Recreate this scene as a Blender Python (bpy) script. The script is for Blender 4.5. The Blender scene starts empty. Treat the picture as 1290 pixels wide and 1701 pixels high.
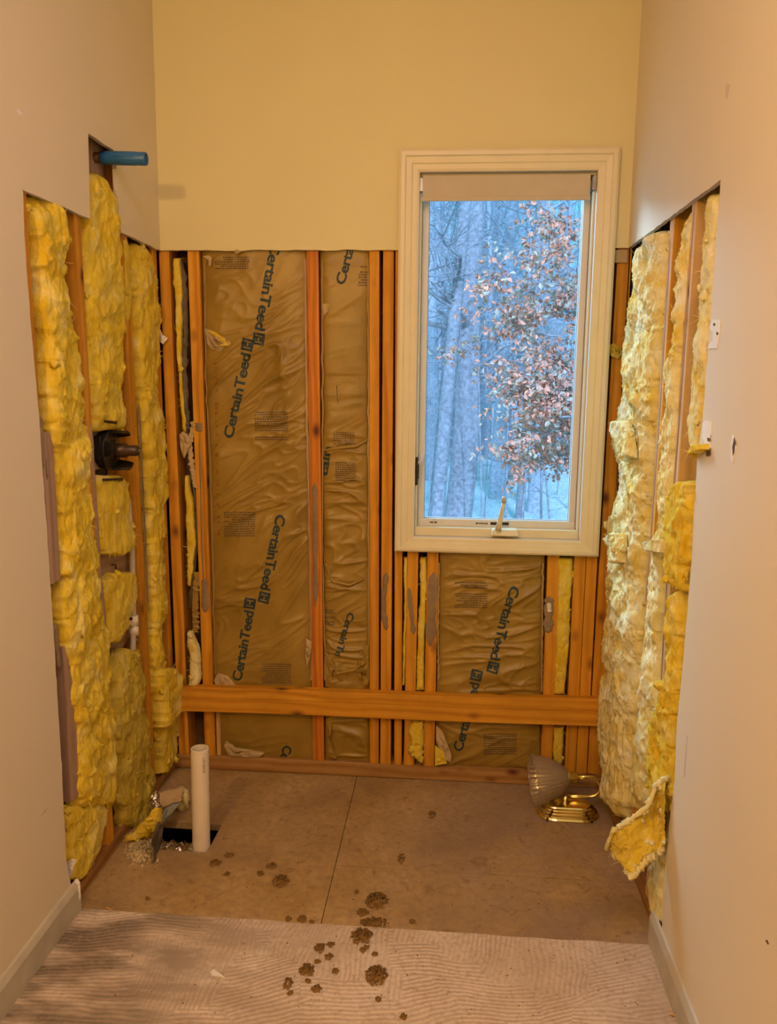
import bpy, bmesh, math, random
from mathutils import Vector, noise, Matrix
from mathutils.geometry import tessellate_polygon
C = bpy.context.scene.collection
S = bpy.context.scene
PI = math.pi
W = 1.53            # clear width of the alcove between the drywall faces
T = .0127           # drywall thickness

# ------------------------------------------------------------------ camera
F_PX, YAW, PITCH, ROLL = 1297.1, .0775, .1572, .0111
CAM = Vector((.9785, -2.6426, 1.4062))
_f = Vector((-math.sin(YAW)*math.cos(PITCH), math.cos(YAW)*math.cos(PITCH), -math.sin(PITCH)))
_r = Vector((math.cos(YAW), math.sin(YAW), 0)); _u = _r.cross(_f)
CR = _r*math.cos(ROLL)+_u*math.sin(ROLL); CU = -_r*math.sin(ROLL)+_u*math.cos(ROLL); CF = _f
cam_data = bpy.data.cameras.new('camera'); cam = bpy.data.objects.new('camera', cam_data); C.objects.link(cam)
cam.matrix_world = Matrix(((CR.x, CU.x, -CF.x, CAM.x), (CR.y, CU.y, -CF.y, CAM.y), (CR.z, CU.z, -CF.z, CAM.z), (0, 0, 0, 1)))
cam_data.sensor_fit = 'VERTICAL'; cam_data.sensor_height = 24; cam_data.lens = F_PX/1701*24
cam_data.clip_start = .02; cam_data.clip_end = 500
S.camera = cam

# ------------------------------------------------------------------ light
S.view_settings.view_transform = 'Standard'; S.view_settings.look = 'None'
S.view_settings.exposure = 0.0; S.view_settings.gamma = 1.0; S.view_settings.use_curve_mapping = False
S.cycles.max_bounces = 7; S.cycles.diffuse_bounces = 4; S.cycles.transparent_max_bounces = 12
S.cycles.sample_clamp_indirect = 4; S.cycles.caustics_reflective = False; S.cycles.caustics_refractive = False
S.cycles.use_denoising = True
world = bpy.data.worlds.new('sky'); S.world = world; world.use_nodes = True
bg = world.node_tree.nodes['Background']; bg.inputs['Color'].default_value = (.20, .70, 1.0, 1); bg.inputs['Strength'].default_value = 1.15

def light(name, kind, loc, power, col, **k):
    d = bpy.data.lights.new(name, kind); d.energy = power; d.color = col
    for a, b in k.items():
        if a != 'aim': setattr(d, a, b)
    o = bpy.data.objects.new(name, d); o.location = loc; C.objects.link(o)
    if 'aim' in k: o.rotation_euler = (Vector(k['aim'])-Vector(loc)).to_track_quat('-Z', 'Y').to_euler()
    return o
# vanity light on the wall near the camera (its shadows of the pipes are in the photo)
light('vanity_light', 'POINT', (.20, -2.63, 2.06), 44, (1.0, .60, .165), shadow_soft_size=.05)
# ceiling fixture of the bathroom behind the camera
light('ceiling_light', 'AREA', (.8, -3.2, 2.85), 6, (1.0, .62, .20), shape='DISK', size=.5, aim=(.8, -3.0, 0))
# invented overhead lamp: cool fill for floor and walls near the camera
light('cool_fill', 'AREA', (.9, -2.2, 2.88), 15, (.80, .70, .95), shape='RECTANGLE', size=.9, size_y=.9, aim=(.9, -2.0, 0))
# added lamp outside, boosting the sky's daylight through the window onto the right wall
light('sky_fill', 'AREA', (-1.0, 3.2, 3.7), 380, (.66, .86, 1.0), shape='DISK', size=2.2, aim=(1.3, 0, 1.3))
light('sun', 'SUN', (3, -9, 12), 6.5, (.42, .58, 1.0), angle=.1, aim=(1.5, 9, 0))

# ------------------------------------------------------------------ pixel ray -> point on a plane of the place
def ray(x, y): return CF + CR*((x-645)/F_PX) - CU*((y-850.5)/F_PX)
def onx(x, y, X): d = ray(x, y); return CAM + d*((X-CAM.x)/d.x)
def ony(x, y, Y): d = ray(x, y); return CAM + d*((Y-CAM.y)/d.y)
def onz(x, y, Z=0): d = ray(x, y); return CAM + d*((Z-CAM.z)/d.z)
def fbm(p, oct=4):
    a, s, v = 1.0, 1.0, 0
    for i in range(oct):
        v += a*noise.noise(p*s); a *= .5; s *= 2.1
    return v

# ------------------------------------------------------------------ materials
class M:
    def __init__(s, name):
        s.m = bpy.data.materials.new(name); s.m.use_nodes = True; s.t = s.m.node_tree; s.t.nodes.clear()
        s.out = s.t.nodes.new('ShaderNodeOutputMaterial'); s.b = s.t.nodes.new('ShaderNodeBsdfPrincipled')
        s.t.links.new(s.b.outputs[0], s.out.inputs[0])
    def n(s, typ, ins={}, **k):
        nd = s.t.nodes.new('ShaderNode'+typ)
        for a, b in k.items(): setattr(nd, a, b)
        for a, b in ins.items():
            if isinstance(b, bpy.types.NodeSocket): s.t.links.new(b, nd.inputs[a])
            else: nd.inputs[a].default_value = b
        return nd
    def set(s, **k):
        for a, b in k.items():
            a = a.replace('_', ' ')
            if isinstance(b, bpy.types.NodeSocket): s.t.links.new(b, s.b.inputs[a])
            else: s.b.inputs[a].default_value = (tuple(b)+(1,)) if isinstance(b, (tuple, list)) and len(b) == 3 else b
        return s
    def coords(s, scale=(1, 1, 1), rot=(0, 0, 0), rnd=False, kind='Object'):
        c = s.n('TexCoord').outputs[kind]
        if rnd:
            oi = s.n('ObjectInfo').outputs['Random']; mu = s.n('Math', {0: oi, 1: 37.0}, operation='MULTIPLY').outputs[0]
            cb = s.n('CombineXYZ', {'X': mu, 'Y': mu, 'Z': mu}).outputs[0]
            c = s.n('VectorMath', {0: c, 1: cb}, operation='ADD').outputs[0]
        return s.n('Mapping', {'Vector': c, 'Scale': scale, 'Rotation': rot}).outputs[0]
    def noise(s, vec, scale=5., detail=4., rough=.55, dist=0.):
        return s.n('TexNoise', {'Vector': vec, 'Scale': scale, 'Detail': detail, 'Roughness': rough, 'Distortion': dist}).outputs['Fac']
    def ramp(s, fac, stops):
        r = s.n('ValToRGB', {'Fac': fac}); e = r.color_ramp.elements
        while len(e) < len(stops): e.new(.5)
        for el, (p, c) in zip(e, stops): el.position = p; el.color = tuple(c)+(1,)
        return r.outputs['Color']
    def mix(s, f, a, b, blend='MIX'):
        nd = s.n('Mix', data_type='RGBA', blend_type=blend)
        for i, v in ((0, f), (6, a), (7, b)):
            if isinstance(v, bpy.types.NodeSocket): s.t.links.new(v, nd.inputs[i])
            else: nd.inputs[i].default_value = (tuple(v)+(1,)) if isinstance(v, (tuple, list)) else v
        return nd.outputs[2]
    def bump(s, h, strength=.3, dist=.01):
        b = s.n('Bump', {'Height': h, 'Strength': strength, 'Distance': dist}); s.t.links.new(b.outputs[0], s.b.inputs['Normal']); return s

def flat(name, col, rough=.6, metal=0., bumpy=0., bscale=60., var=.12, **k):
    a = M(name); v = a.coords(); nz = a.noise(v, 14, 5)
    dark = tuple(c*(1-var) for c in col); lite = tuple(min(1, c*(1+var)) for c in col)
    a.set(Base_Color=a.ramp(nz, [(.3, dark), (.7, lite)]), Roughness=rough, Metallic=metal, **k)
    if bumpy: a.bump(a.noise(v, bscale, 4), bumpy, .004)
    return a.m

def wood(name, axis, c0=(.42, .155, .010), c1=(.69, .31, .020), c2=(.80, .41, .045), fine=1.0):
    a = M(name)
    sc = [34*fine]*3; sc[axis] = .55
    v = a.coords(tuple(sc), rnd=True)
    v0 = a.coords((1, 1, 1), rnd=True)
    warp = a.n('TexNoise', {'Vector': v0, 'Scale': 3.0, 'Detail': 2.}).outputs['Color']
    vw = a.n('VectorMath', {0: v, 1: a.n('VectorMath', {0: warp, 'Scale': .9}, operation='SCALE').outputs[0]}, operation='ADD').outputs[0]
    g1 = a.noise(vw, 1.0, 6, .6, .6)
    g2 = a.n('TexWave', {'Vector': vw, 'Scale': .55, 'Distortion': 2.5, 'Detail': 3., 'Detail Scale': 1.2}, wave_type='BANDS', bands_direction='DIAGONAL').outputs['Fac']
    g = a.n('Mix', {0: .22, 2: g1, 3: g2}, data_type='FLOAT').outputs[0]
    col = a.ramp(g, [(.25, c0), (.48, c1), (.78, c2)])
    blotch = a.noise(v0, 6, 3)
    col = a.mix(a.ramp(blotch, [(.35, (0, 0, 0)), (.75, (.55, .55, .55))]), col, tuple(x*.62 for x in c1))
    ks = [26.]*3; ks[axis] = 15.
    vo = a.n('TexVoronoi', {'Vector': a.coords(tuple(ks), rnd=True), 'Scale': .36, 'Randomness': 1.}).outputs['Distance']
    knot = a.ramp(vo, [(.05, (1, 1, 1)), (.13, (.35, .35, .35)), (.19, (0, 0, 0))])
    col = a.mix(knot, col, (.13, .035, .012))
    a.set(Base_Color=col, Roughness=.62, Specular_IOR_Level=.3)
    a.bump(g1, .35, .003)
    return a.m
WX, WY, WZ = wood('wood_x', 0), wood('wood_y', 1), wood('wood_z', 2)
WZR = wood('wood_red', 2, (.34, .09, .01), (.62, .21, .02), (.76, .32, .04), 1.5)
WZP = wood('wood_pale', 2, (.46, .27, .10), (.66, .40, .15), (.76, .50, .22))
WZG = wood('wood_grey', 2, (.30, .19, .13), (.42, .28, .20), (.50, .35, .26))
WXD = wood('wood_dusty', 0, (.26, .12, .03), (.42, .22, .07), (.52, .33, .15))
WYD = wood('wood_dusty_y', 1, (.22, .09, .02), (.36, .17, .05), (.46, .26, .10))
WXG = wood('wood_greyx', 1, (.25, .15, .09), (.40, .26, .16), (.50, .34, .22))

def paint(name, col):
    a = M(name); v = a.coords()
    n1 = a.noise(v, 1.7, 3); n2 = a.noise(v, 9, 4)
    c = a.ramp(n1, [(.3, tuple(x*.955 for x in col)), (.7, col)])
    sm = a.ramp(n2, [(.70, (0, 0, 0)), (.80, (.35, .35, .35))])
    c = a.mix(sm, c, tuple(x*.86 for x in col))
    a.set(Base_Color=c, Roughness=.55, Specular_IOR_Level=.25); a.bump(a.noise(v, 240, 3), .08, .002); return a.m
PAINT_B = paint('paint_back', (.76, .70, .41)); PAINT = paint('paint_side', (.78, .70, .545))
GYP = flat('gypsum', (.62, .54, .44), .9, bumpy=.6, bscale=200)
PAPER = flat('torn_paper', (.50, .37, .20), .85, bumpy=.4)
TRIMW = flat('trim_paint', (.78, .71, .50), .35, var=.03)
VINYL = flat('vinyl', (.72, .70, .68), .4, var=.03)
BASEB = flat('baseboard_paint', (.52, .49, .40), .5, var=.10)
SHADEF = flat('shade_fabric', (.56, .50, .40), .8, var=.04, bumpy=.1, bscale=400)
SHEATH = flat('sheathing', (.10, .055, .03), .9, var=.4)
DARK = flat('dark_cavity', (.035, .025, .018), .95)
BLACK = flat('black_plastic', (.012, .011, .011), .32, var=.2)
BLACK2 = flat('dark_brass', (.06, .035, .022), .35, .5)
BROWNM = flat('old_bronze', (.13, .07, .04), .5, .6)
BLUE = flat('blue_plastic', (.022, .13, .36), .35, var=.10)
PVC = flat('pvc_white', (.80, .72, .60), .35, var=.03)
CPVC = flat('cpvc_grey', (.56, .50, .42), .4, var=.08)
GLUE = flat('adhesive', (.27, .19, .11), .75, bumpy=.8, bscale=90, var=.2)
INK = flat('ink', (.020, .045, .055), .6, var=.1)
INK2 = flat('ink_small', (.105, .070, .040), .7)
INK3 = flat('ink_red', (.30, .07, .03), .7)
WHITEP = flat('white_patch', (.86, .84, .80), .6, var=.04)
HOLE = flat('hole_dark', (.10, .06, .045), .95, bumpy=.6)
CABLE = flat('cable', (.10, .085, .065), .6)
BRASS = flat('brass', (.96, .82, .34), .2, 1.0, var=.08)
GALV = flat('galvanised', (.33, .32, .30), .38, .9, var=.25)
SMUDGE = flat('smudge', (.60, .53, .43), .7)
DEBRIS = flat('debris', (.22, .12, .03), .95, bumpy=.8, var=.5)
CRUMB = flat('crumb', (.52, .42, .24), .9, var=.4)

def foil():
    a = M('foil'); v = a.coords((1, 1, 1)); n = a.noise(v, 30, 3, .5, 1.5)
    a.set(Base_Color=(.75, .74, .72), Metallic=1., Roughness=.22); a.bump(n, 1.0, .02); return a.m
FOIL = foil()

def fiber(name, ca, cb, cc):
    a = M(name); v = a.coords((1, 1, 1))
    n1 = a.noise(v, 9, 4, .6, .6); n2 = a.noise(a.coords((1, 1, .35)), 70, 5, .65, 1.0)
    c = a.ramp(n1, [(.30, ca), (.52, cb), (.72, cc)])
    c = a.mix(a.ramp(n2, [(.45, (0, 0, 0)), (.85, (.6, .6, .6))]), c, cc)
    a.set(Base_Color=c, Roughness=.95, Specular_IOR_Level=.1)
    a.bump(n2, .9, .006); return a.m
FIB = fiber('fiberglass', (.70, .455, .010), (.80, .60, .05), (.86, .75, .28))
FIBW = fiber('fiberglass_pale', (.78, .58, .07), (.86, .79, .40), (.88, .87, .68))  # paler copy of fiberglass; daylight on the right-wall batts is mixed into its colour
FIBD = fiber('fiberglass_dusty', (.46, .32, .02), (.60, .46, .06), (.70, .58, .18))
STR = flat('loose_strands', (.82, .69, .24), .9, var=.05)

def kraft():
    a = M('kraft'); v = a.coords(); n1 = a.noise(v, 5, 5, .6); n2 = a.noise(v, 90, 3)
    c = a.ramp(n1, [(.3, (.25, .152, .020)), (.7, (.39, .25, .045))])
    sm = a.ramp(a.noise(a.coords((1, 1, .5)), 16, 4, .6, .5), [(.66, (0, 0, 0)), (.80, (.4, .4, .4))])
    c = a.mix(sm, c, (.48, .36, .18))
    a.set(Base_Color=c, Roughness=.40, Specular_IOR_Level=.5); a.bump(n2, .10, .002); return a.m
KRAFT = kraft()
ASPH = flat('asphalt_paper', (.085, .065, .04), .5, bumpy=.4, var=.3)

def subfloor():
    a = M('subfloor'); v = a.coords(); n1 = a.noise(v, 3.2, 6, .65); n2 = a.noise(v, 45, 5, .7); n3 = a.noise(v, 1.3, 3)
    c = a.ramp(n1, [(.28, (.25, .155, .055)), (.5, (.44, .29, .11)), (.75, (.58, .41, .20))])
    c = a.mix(a.ramp(n2, [(.3, (.6, .6, .6)), (.6, (0, 0, 0))]), c, (.24, .15, .09))
    c = a.mix(a.ramp(n3, [(.45, (0, 0, 0)), (.75, (.45, .45, .45))]), c, (.27, .22, .20))
    wr = a.n('MapRange', {0: a.n('SeparateXYZ', {0: v}).outputs[0], 1: .75, 2: 1.45}).outputs[0]
    wear = a.n('Math', {0: wr, 1: a.ramp(a.noise(v, 4.5, 5, .6), [(.35, (0, 0, 0)), (.65, (.6, .6, .6))])}, operation='MULTIPLY').outputs[0]
    c = a.mix(wear, c, (.34, .25, .22))
    st = a.ramp(a.noise(a.coords((1, 1, 1)), 11, 6, .7, 2.0), [(.36, (.5, .5, .5)), (.44, (0, 0, 0))])
    c = a.mix(st, c, (.20, .12, .06))
    sp = a.n('TexVoronoi', {'Vector': v, 'Scale': 55.}).outputs['Distance']
    c = a.mix(a.ramp(sp, [(.04, (.7, .7, .7)), (.09, (0, 0, 0))]), c, (.55, .47, .36))
    a.set(Base_Color=c, Roughness=.85, Specular_IOR_Level=.2); a.bump(n2, .5, .004); return a.m
def troweled():
    a = M('troweled'); co = a.coords()
    # patches of mortar ridges, each patch combed in its own direction
    wj = a.n('TexNoise', {'Vector': co, 'Scale': 3., 'Detail': 2.}).outputs['Color']
    cw = a.n('VectorMath', {0: co, 1: a.n('VectorMath', {0: wj, 'Scale': .10}, operation='SCALE').outputs[0]}, operation='ADD').outputs[0]
    vo = a.n('TexVoronoi', {'Vector': cw, 'Scale': 4.4}, feature='F1', distance='CHEBYCHEV').outputs['Color']
    sel = a.n('SeparateColor', {0: vo}).outputs[0]
    def comb(ang):
        vv = a.n('Mapping', {'Vector': cw, 'Rotation': (0, 0, ang), 'Scale': (1, 1, 1)}).outputs[0]
        return a.n('TexWave', {'Vector': vv, 'Scale': 25., 'Distortion': 1.6, 'Detail': 3., 'Detail Scale': 1.0}).outputs['Fac']
    w1, w2, w3 = comb(.1), comb(1.5), comb(1.2)
    s1 = a.n('Math', {0: sel, 1: .45}, operation='GREATER_THAN').outputs[0]; s2 = a.n('Math', {0: sel, 1: .72}, operation='GREATER_THAN').outputs[0]
    w = a.n('Mix', {0: s1, 2: w2, 3: w1}, data_type='FLOAT').outputs[0]; w = a.n('Mix', {0: s2, 2: w, 3: w3}, data_type='FLOAT').outputs[0]
    msk = a.noise(co, 8, 4); n1 = a.noise(co, 2.6, 5, .6); n2 = a.noise(co, 70, 4, .7)
    c = a.ramp(n1, [(.25, (.44, .35, .25)), (.5, (.66, .55, .45)), (.75, (.80, .70, .62))])
    # greyed worn corner of the sheet near the baseboard with the pipe
    xs = a.n('SeparateXYZ', {0: co}).outputs[0]
    grey = a.n('MapRange', {0: xs, 1: .75, 2: .10}).outputs[0]
    gm = a.n('Math', {0: grey, 1: a.ramp(a.noise(a.coords((1, 3, 1)), 5, 4), [(.36, (0, 0, 0)), (.56, (1, 1, 1))])}, operation='MULTIPLY').outputs[0]
    c = a.mix(gm, c, (.19, .155, .12))
    wm = a.ramp(w, [(.25, (1, 1, 1)), (.5, (0, 0, 0))]); wmm = a.mix(a.ramp(msk, [(.38, (.04, .04, .04)), (.62, (.55, .55, .55))]), (0, 0, 0), wm)
    c = a.mix(wmm, c, (.42, .30, .22))
    c = a.mix(a.ramp(n2, [(.30, (.7, .7, .7)), (.52, (0, 0, 0))]), c, (.40, .30, .22))
    a.set(Base_Color=c, Roughness=.8, Specular_IOR_Level=.2)
    h = a.n('Math', {0: w, 1: n2}, operation='ADD').outputs[0]; a.bump(h, .45, .003); return a.m
SUBF, TROW = subfloor(), troweled()

def glass(name, tint, gloss=.015):
    a = M(name); a.t.nodes.remove(a.b)
    tr = a.n('BsdfTransparent', {'Color': tint+(1,)}); gl = a.n('BsdfGlossy', {'Roughness': .02})
    mx = a.n('MixShader', {0: gloss, 1: tr.outputs[0], 2: gl.outputs[0]}); a.t.links.new(mx.outputs[0], a.out.inputs[0]); return a.m
PANE = glass('window_glass', (.93, .97, 1.0))
def shade_glass():
    a = M('ribbed_glass'); a.t.nodes.remove(a.b)
    tr = a.n('BsdfTransparent', {'Color': (.95, .92, .86, 1)}); gl = a.n('BsdfGlossy', {'Roughness': .12, 'Color': (.9, .85, .8, 1)}); df = a.n('BsdfDiffuse', {'Color': (.50, .42, .34, 1)})
    m1 = a.n('MixShader', {0: .30, 1: df.outputs[0], 2: gl.outputs[0]}); m2 = a.n('MixShader', {0: .42, 1: tr.outputs[0], 2: m1.outputs[0]})
    a.t.links.new(m2.outputs[0], a.out.inputs[0]); return a.m
SHGL = shade_glass()

# ------------------------------------------------------------------ mesh builder
class MB:
    def __init__(s): s.v = []; s.f = []; s.mi = []; s.cur = 0
    def add(s, vs, fs):
        o = len(s.v); s.v += [Vector(v) for v in vs]
        for f in fs: s.f.append(tuple(i+o for i in f)); s.mi.append(s.cur)
        return s
    def box(s, a, b, top=None):
        # a, b: min / max corners; top: optional (x0,x1,y0,y1) of the upper face
        x0, y0, z0 = a; x1, y1, z1 = b; tx0, tx1, ty0, ty1 = top or (x0, x1, y0, y1)
        return s.add([(x0, y0, z0), (x1, y0, z0), (x1, y1, z0), (x0, y1, z0), (tx0, ty0, z1), (tx1, ty0, z1), (tx1, ty1, z1), (tx0, ty1, z1)],
                     [(3, 2, 1, 0), (4, 5, 6, 7), (0, 1, 5, 4), (1, 2, 6, 5), (2, 3, 7, 6), (3, 0, 4, 7)])
    def tube(s, pts, rad, n=16, cap=True, ring=False):
        pts = [Vector(p) for p in pts]; R = rad if isinstance(rad, (list, tuple)) else [rad]*len(pts)
        vs = []; fs = []; up = None
        for i, p in enumerate(pts):
            d = (pts[min(i+1, len(pts)-1)]-pts[max(i-1, 0)]).normalized()
            if up is None: up = d.orthogonal().normalized()
            up = (up-d*up.dot(d)).normalized(); sd = d.cross(up)
            for k in range(n):
                a = 2*PI*k/n; vs.append(p+(up*math.cos(a)+sd*math.sin(a))*R[i])
        for i in range(len(pts)-1):
            for k in range(n): fs.append((i*n+k, i*n+(k+1) % n, (i+1)*n+(k+1) % n, (i+1)*n+k))
        if cap: fs.append(tuple(range(n))[::-1]); fs.append(tuple(range((len(pts)-1)*n, len(pts)*n)))
        return s.add(vs, fs)
    def lathe(s, o, axis, prof, n=32, rip=0., nr=0, cap=False):
        # prof: list of (distance along axis, radius)
        o = Vector(o); ax = Vector(axis).normalized(); u = ax.orthogonal().normalized(); w = ax.cross(u); vs = []; fs = []
        for d, r in prof:
            for k in range(n):
                a = 2*PI*k/n; rr = r*(1+rip*math.cos(nr*a)); vs.append(o+ax*d+(u*math.cos(a)+w*math.sin(a))*rr)
        for i in range(len(prof)-1):
            for k in range(n): fs.append((i*n+k, i*n+(k+1) % n, (i+1)*n+(k+1) % n, (i+1)*n+k))
        if cap: fs.append(tuple(range(n))[::-1]); fs.append(tuple(range((len(prof)-1)*n, len(prof)*n)))
        return s.add(vs, fs)
    def poly(s, pts, d):
        # extruded outline: pts in order, d = extrusion vector
        pts = [Vector(p) for p in pts]; d = Vector(d); n = len(pts); tri = tessellate_polygon([pts])
        s.add(pts+[p+d for p in pts], [tuple(t) for t in tri]+[tuple(i+n for i in t[::-1]) for t in tri]+[(i, (i+1) % n, (i+1) % n+n, i+n) for i in range(n)])
        return s
    def blob(s, c, r, seed=0, rough=.3, sub=2, sc=(1, 1, 1)):
        bm = bmesh.new(); bmesh.ops.create_icosphere(bm, subdivisions=sub, radius=1); c = Vector(c)
        vs = []
        for v in bm.verts:
            k = 1+rough*fbm(v.co*1.7+Vector((seed*3.1, seed*1.7, 0)), 3); vs.append(c+Vector((v.co.x*sc[0], v.co.y*sc[1], v.co.z*sc[2]))*r*k)
        fs = [tuple(v.index for v in f.verts) for f in bm.faces]; bm.free(); return s.add(vs, fs)
    def strand(s, p, d, L, w, rnd):
        p = Vector(p); d = Vector(d).normalized(); sd = d.cross(Vector((rnd.uniform(-1, 1), rnd.uniform(-1, 1), rnd.uniform(-1, 1)))).normalized()
        bend = Vector((rnd.uniform(-1, 1), rnd.uniform(-1, 1), rnd.uniform(-1, 1)))*.5; vs = []
        for i in range(4):
            t = i/3; q = p+(d*t+bend*t*t)*L; ww = w*(1-.7*t); vs += [q-sd*ww, q+sd*ww]
        return s.add(vs, [(0, 1, 3, 2), (2, 3, 5, 4), (4, 5, 7, 6)])
    def build(s, name, mats, parent=None, loc=None, smooth=False, bevel=0, fixn=False):
        if not isinstance(mats, (list, tuple)): mats = [mats]
        off = Vector(parent['_o']) if parent else Vector(loc or (0, 0, 0))
        me = bpy.data.meshes.new(name); me.from_pydata([tuple(v-off) for v in s.v], [], s.f)
        for m in mats: me.materials.append(m)
        me.polygons.foreach_set('material_index', s.mi)
        if smooth: me.polygons.foreach_set('use_smooth', [True]*len(me.polygons))
        if fixn:
            bm = bmesh.new(); bm.from_mesh(me); bmesh.ops.recalc_face_normals(bm, faces=bm.faces); bm.to_mesh(me); bm.free()
        me.update(); o = bpy.data.objects.new(name, me); C.objects.link(o)
        if parent: o.parent = parent; o['_o'] = tuple(off)
        else: o.location = off; o['_o'] = tuple(off)
        if bevel:
            b = o.modifiers.new('bevel', 'BEVEL'); b.width = bevel; b.segments = 2; b.limit_method = 'ANGLE'
        return o
def tag(o, label=None, cat=None, group=None, kind=None):
    if label: o['label'] = label
    if cat: o['category'] = cat
    if group: o['group'] = group
    if kind: o['kind'] = kind
    return o
def thing(name, loc, label, cat, group=None):
    o = bpy.data.objects.new(name, None); o.location = loc; o['_o'] = tuple(loc); o.empty_display_size = .05; C.objects.link(o)
    return tag(o, label, cat, group)
def struct(o): o['kind'] = 'structure'; return o

# ------------------------------------------------------------------ room shell
rnd = random.Random(5)
def jag(a, b, amp, step, ax):
    """points from a to b with a ragged sideways offset along vector ax"""
    a, b, ax = Vector(a), Vector(b), Vector(ax); n = max(2, int((b-a).length/step)); out = []
    for i in range(n): out.append(a.lerp(b, i/n)+ax*(amp*fbm(Vector((i*.17, a.x*9+a.z*5, a.y*7)))*1.6 if i else 0))
    return out
def wall_poly(name, pts, ragged, ax, d, mat):
    P = []
    for i, p in enumerate(pts):
        q = pts[(i+1) % len(pts)]
        if i in ragged: P += jag(p, q, .0018, .010, ax[i] if isinstance(ax, dict) else ax)
        else: P.append(Vector(p))
    b = MB(); n = len(P); b.poly(P, d)
    # raw gypsum shows on the cut edge
    for k in range(len(b.f)):
        if len(b.f[k]) == 4: b.mi[k] = 1
    return struct(b.build(name, [mat, GYP], fixn=True))
Lp = [(-4.2, 0), (-.82, 0), (-.815, .09), (-.832, .174), (-.828, .45), (-.830, .677), (-.831, .987), (-.838, 1.307), (-.85, 1.515), (-.856, 1.73), (-.851, 1.842),
      (-.515, 1.846), (-.503, 2.067), (-.33, 2.07), (-.326, 1.85), (0, 1.852), (0, 2.9), (-4.2, 2.9)]
LA = {i: (0, 1, 0) for i in range(1, 10)}; LA.update({10: (0, 0, 1), 11: (0, .4, 0), 12: (0, 0, .6), 13: (0, .3, 0), 14: (0, 0, 1)})
wall_poly('wall_left', [(0, y, z) for y, z in Lp], set(LA), LA, (-T, 0, 0), PAINT)
Rp = [(-4.2, 0), (-.84, 0), (-.841, .095), (-.833, .196), (-.835, .344), (-.856, .492), (-.842, .633), (-.854, .768), (-.857, .875), (-.863, 1.023), (-.853, 1.143),
      (-.851, 1.262), (-.867, 1.338), (-.871, 1.551), (-.869, 1.726), (-.87, 1.845), (0, 1.856), (0, 2.9), (-4.2, 2.9)]
RA = {i: (0, 1, 0) for i in range(1, 15)}; RA.update({15: (0, 0, 1)})
wall_poly('wall_right', [(W, y, z) for y, z in Rp], set(RA), RA, (T, 0, 0), PAINT)
Bp = [(0, 1.852), (.81, 1.852), (.81, 2.14), (1.47, 2.14), (1.47, 1.856), (W, 1.856), (W, 2.9), (0, 2.9)]
wall_poly('wall_back', [(x, 0, z) for x, z in Bp], {0, 4}, (0, 0, 1), (0, T, 0), PAINT_B)
struct(MB().box((-.12, -4.32, 2.9), (W+.12, .13, 3.0)).build('ceiling', PAINT))
struct(MB().box((-.12, -4.3, 0), (W+.12, -4.2, 2.9)).build('wall_front', PAINT))
# outer layers behind the open stud bays
struct(MB().box((-.13, -4.3, -.05), (-.105, .13, 2.9)).build('wall_left_lining', SHEATH))
struct(MB().box((W+.105, -4.3, -.05), (W+.13, .13, 2.9)).build('wall_right_lining', SHEATH))
b = MB(); b.box((-.12, .102, -.05), (.855, .125, 2.9)).box((1.425, .102, -.05), (W+.12, .125, 2.9)).box((.855, .102, -.05), (1.425, .125, .90)).box((.855, .102, 2.09), (1.425, .125, 2.9))
struct(b.build('wall_back_sheathing', SHEATH))

# floor: panels with thin joints, a cut hole by the white pipe, combed underlayment in front
HX0, HX1, HY0, HY1 = .075, .268, -.500, -.345
b = MB(); zt, zb = 0, -.022
YS = -.790
def slab(x0, x1, y0, y1): b.box((x0, y0, zb), (x1, y1, zt))
JY = -.395; g = .0011
slab(-.12, HX0, HY1, .12); slab(HX0, .667-g, HY1, .12); slab(-.12, HX0, HY0, HY1); slab(HX1, .667-g, HY0, HY1)
slab(-.12, .667-g, YS, HY0)
slab(.667+g, W+.12, -.528+g, .12); slab(.667+g, W+.12, YS, -.528-g)
b.cur = 1; b.box((-.12, -4.2, zb), (W+.12, YS, -.001)); b.cur = 2
b.box((-.12, -4.2, -.34), (W+.12, .12, -.32))
b.box((HX0-.16, YS, -.32), (HX0-.14, .12, -.022)); b.box((HX1+.24, YS, -.32), (HX1+.26, .12, -.022)); b.box((HX0-.16, YS, -.32), (HX1+.26, YS+.02, -.022)); b.box((HX0-.16, .10, -.32), (HX1+.26, .12, -.022))
for x in (HX0-.10, HX1+.09): b.box((x, YS, -.25), (x+.04, .12, -.022))
struct(b.build('floor', [SUBF, SUBF, DARK], fixn=True))
b = MB(); P = [Vector((-.0, -4.2, -.001)), Vector((W, -4.2, -.001)), Vector((W, YS, -.001))]
n = 60
for i in range(n+1): x = W*(1-i/n); P.append(Vector((x, YS+.006*noise.noise(Vector((x*9, 3, 0))), -.001)))
b.poly(P, (0, 0, .0045)); struct(b.build('floor_underlayment', TROW, fixn=True))

# baseboards
def baseboard(name, x0, x1, y1, side):
    b = MB(); n = (x1-x0)
    prof = [(0, .0), (1, .0), (1, .070), (.75, .078), (.45, .086), (0, .088)]
    P = [Vector((x0+n*(u if side > 0 else 1-u), -4.2, .003+z)) for u, z in prof]
    b.poly(P, (0, y1+4.2, 0)); return struct(b.build(name, BASEB, fixn=True))
baseboard('baseboard_left', 0, .013, -.79, 1); baseboard('baseboard_right', W-.013, W, -.775, -1)

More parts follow.
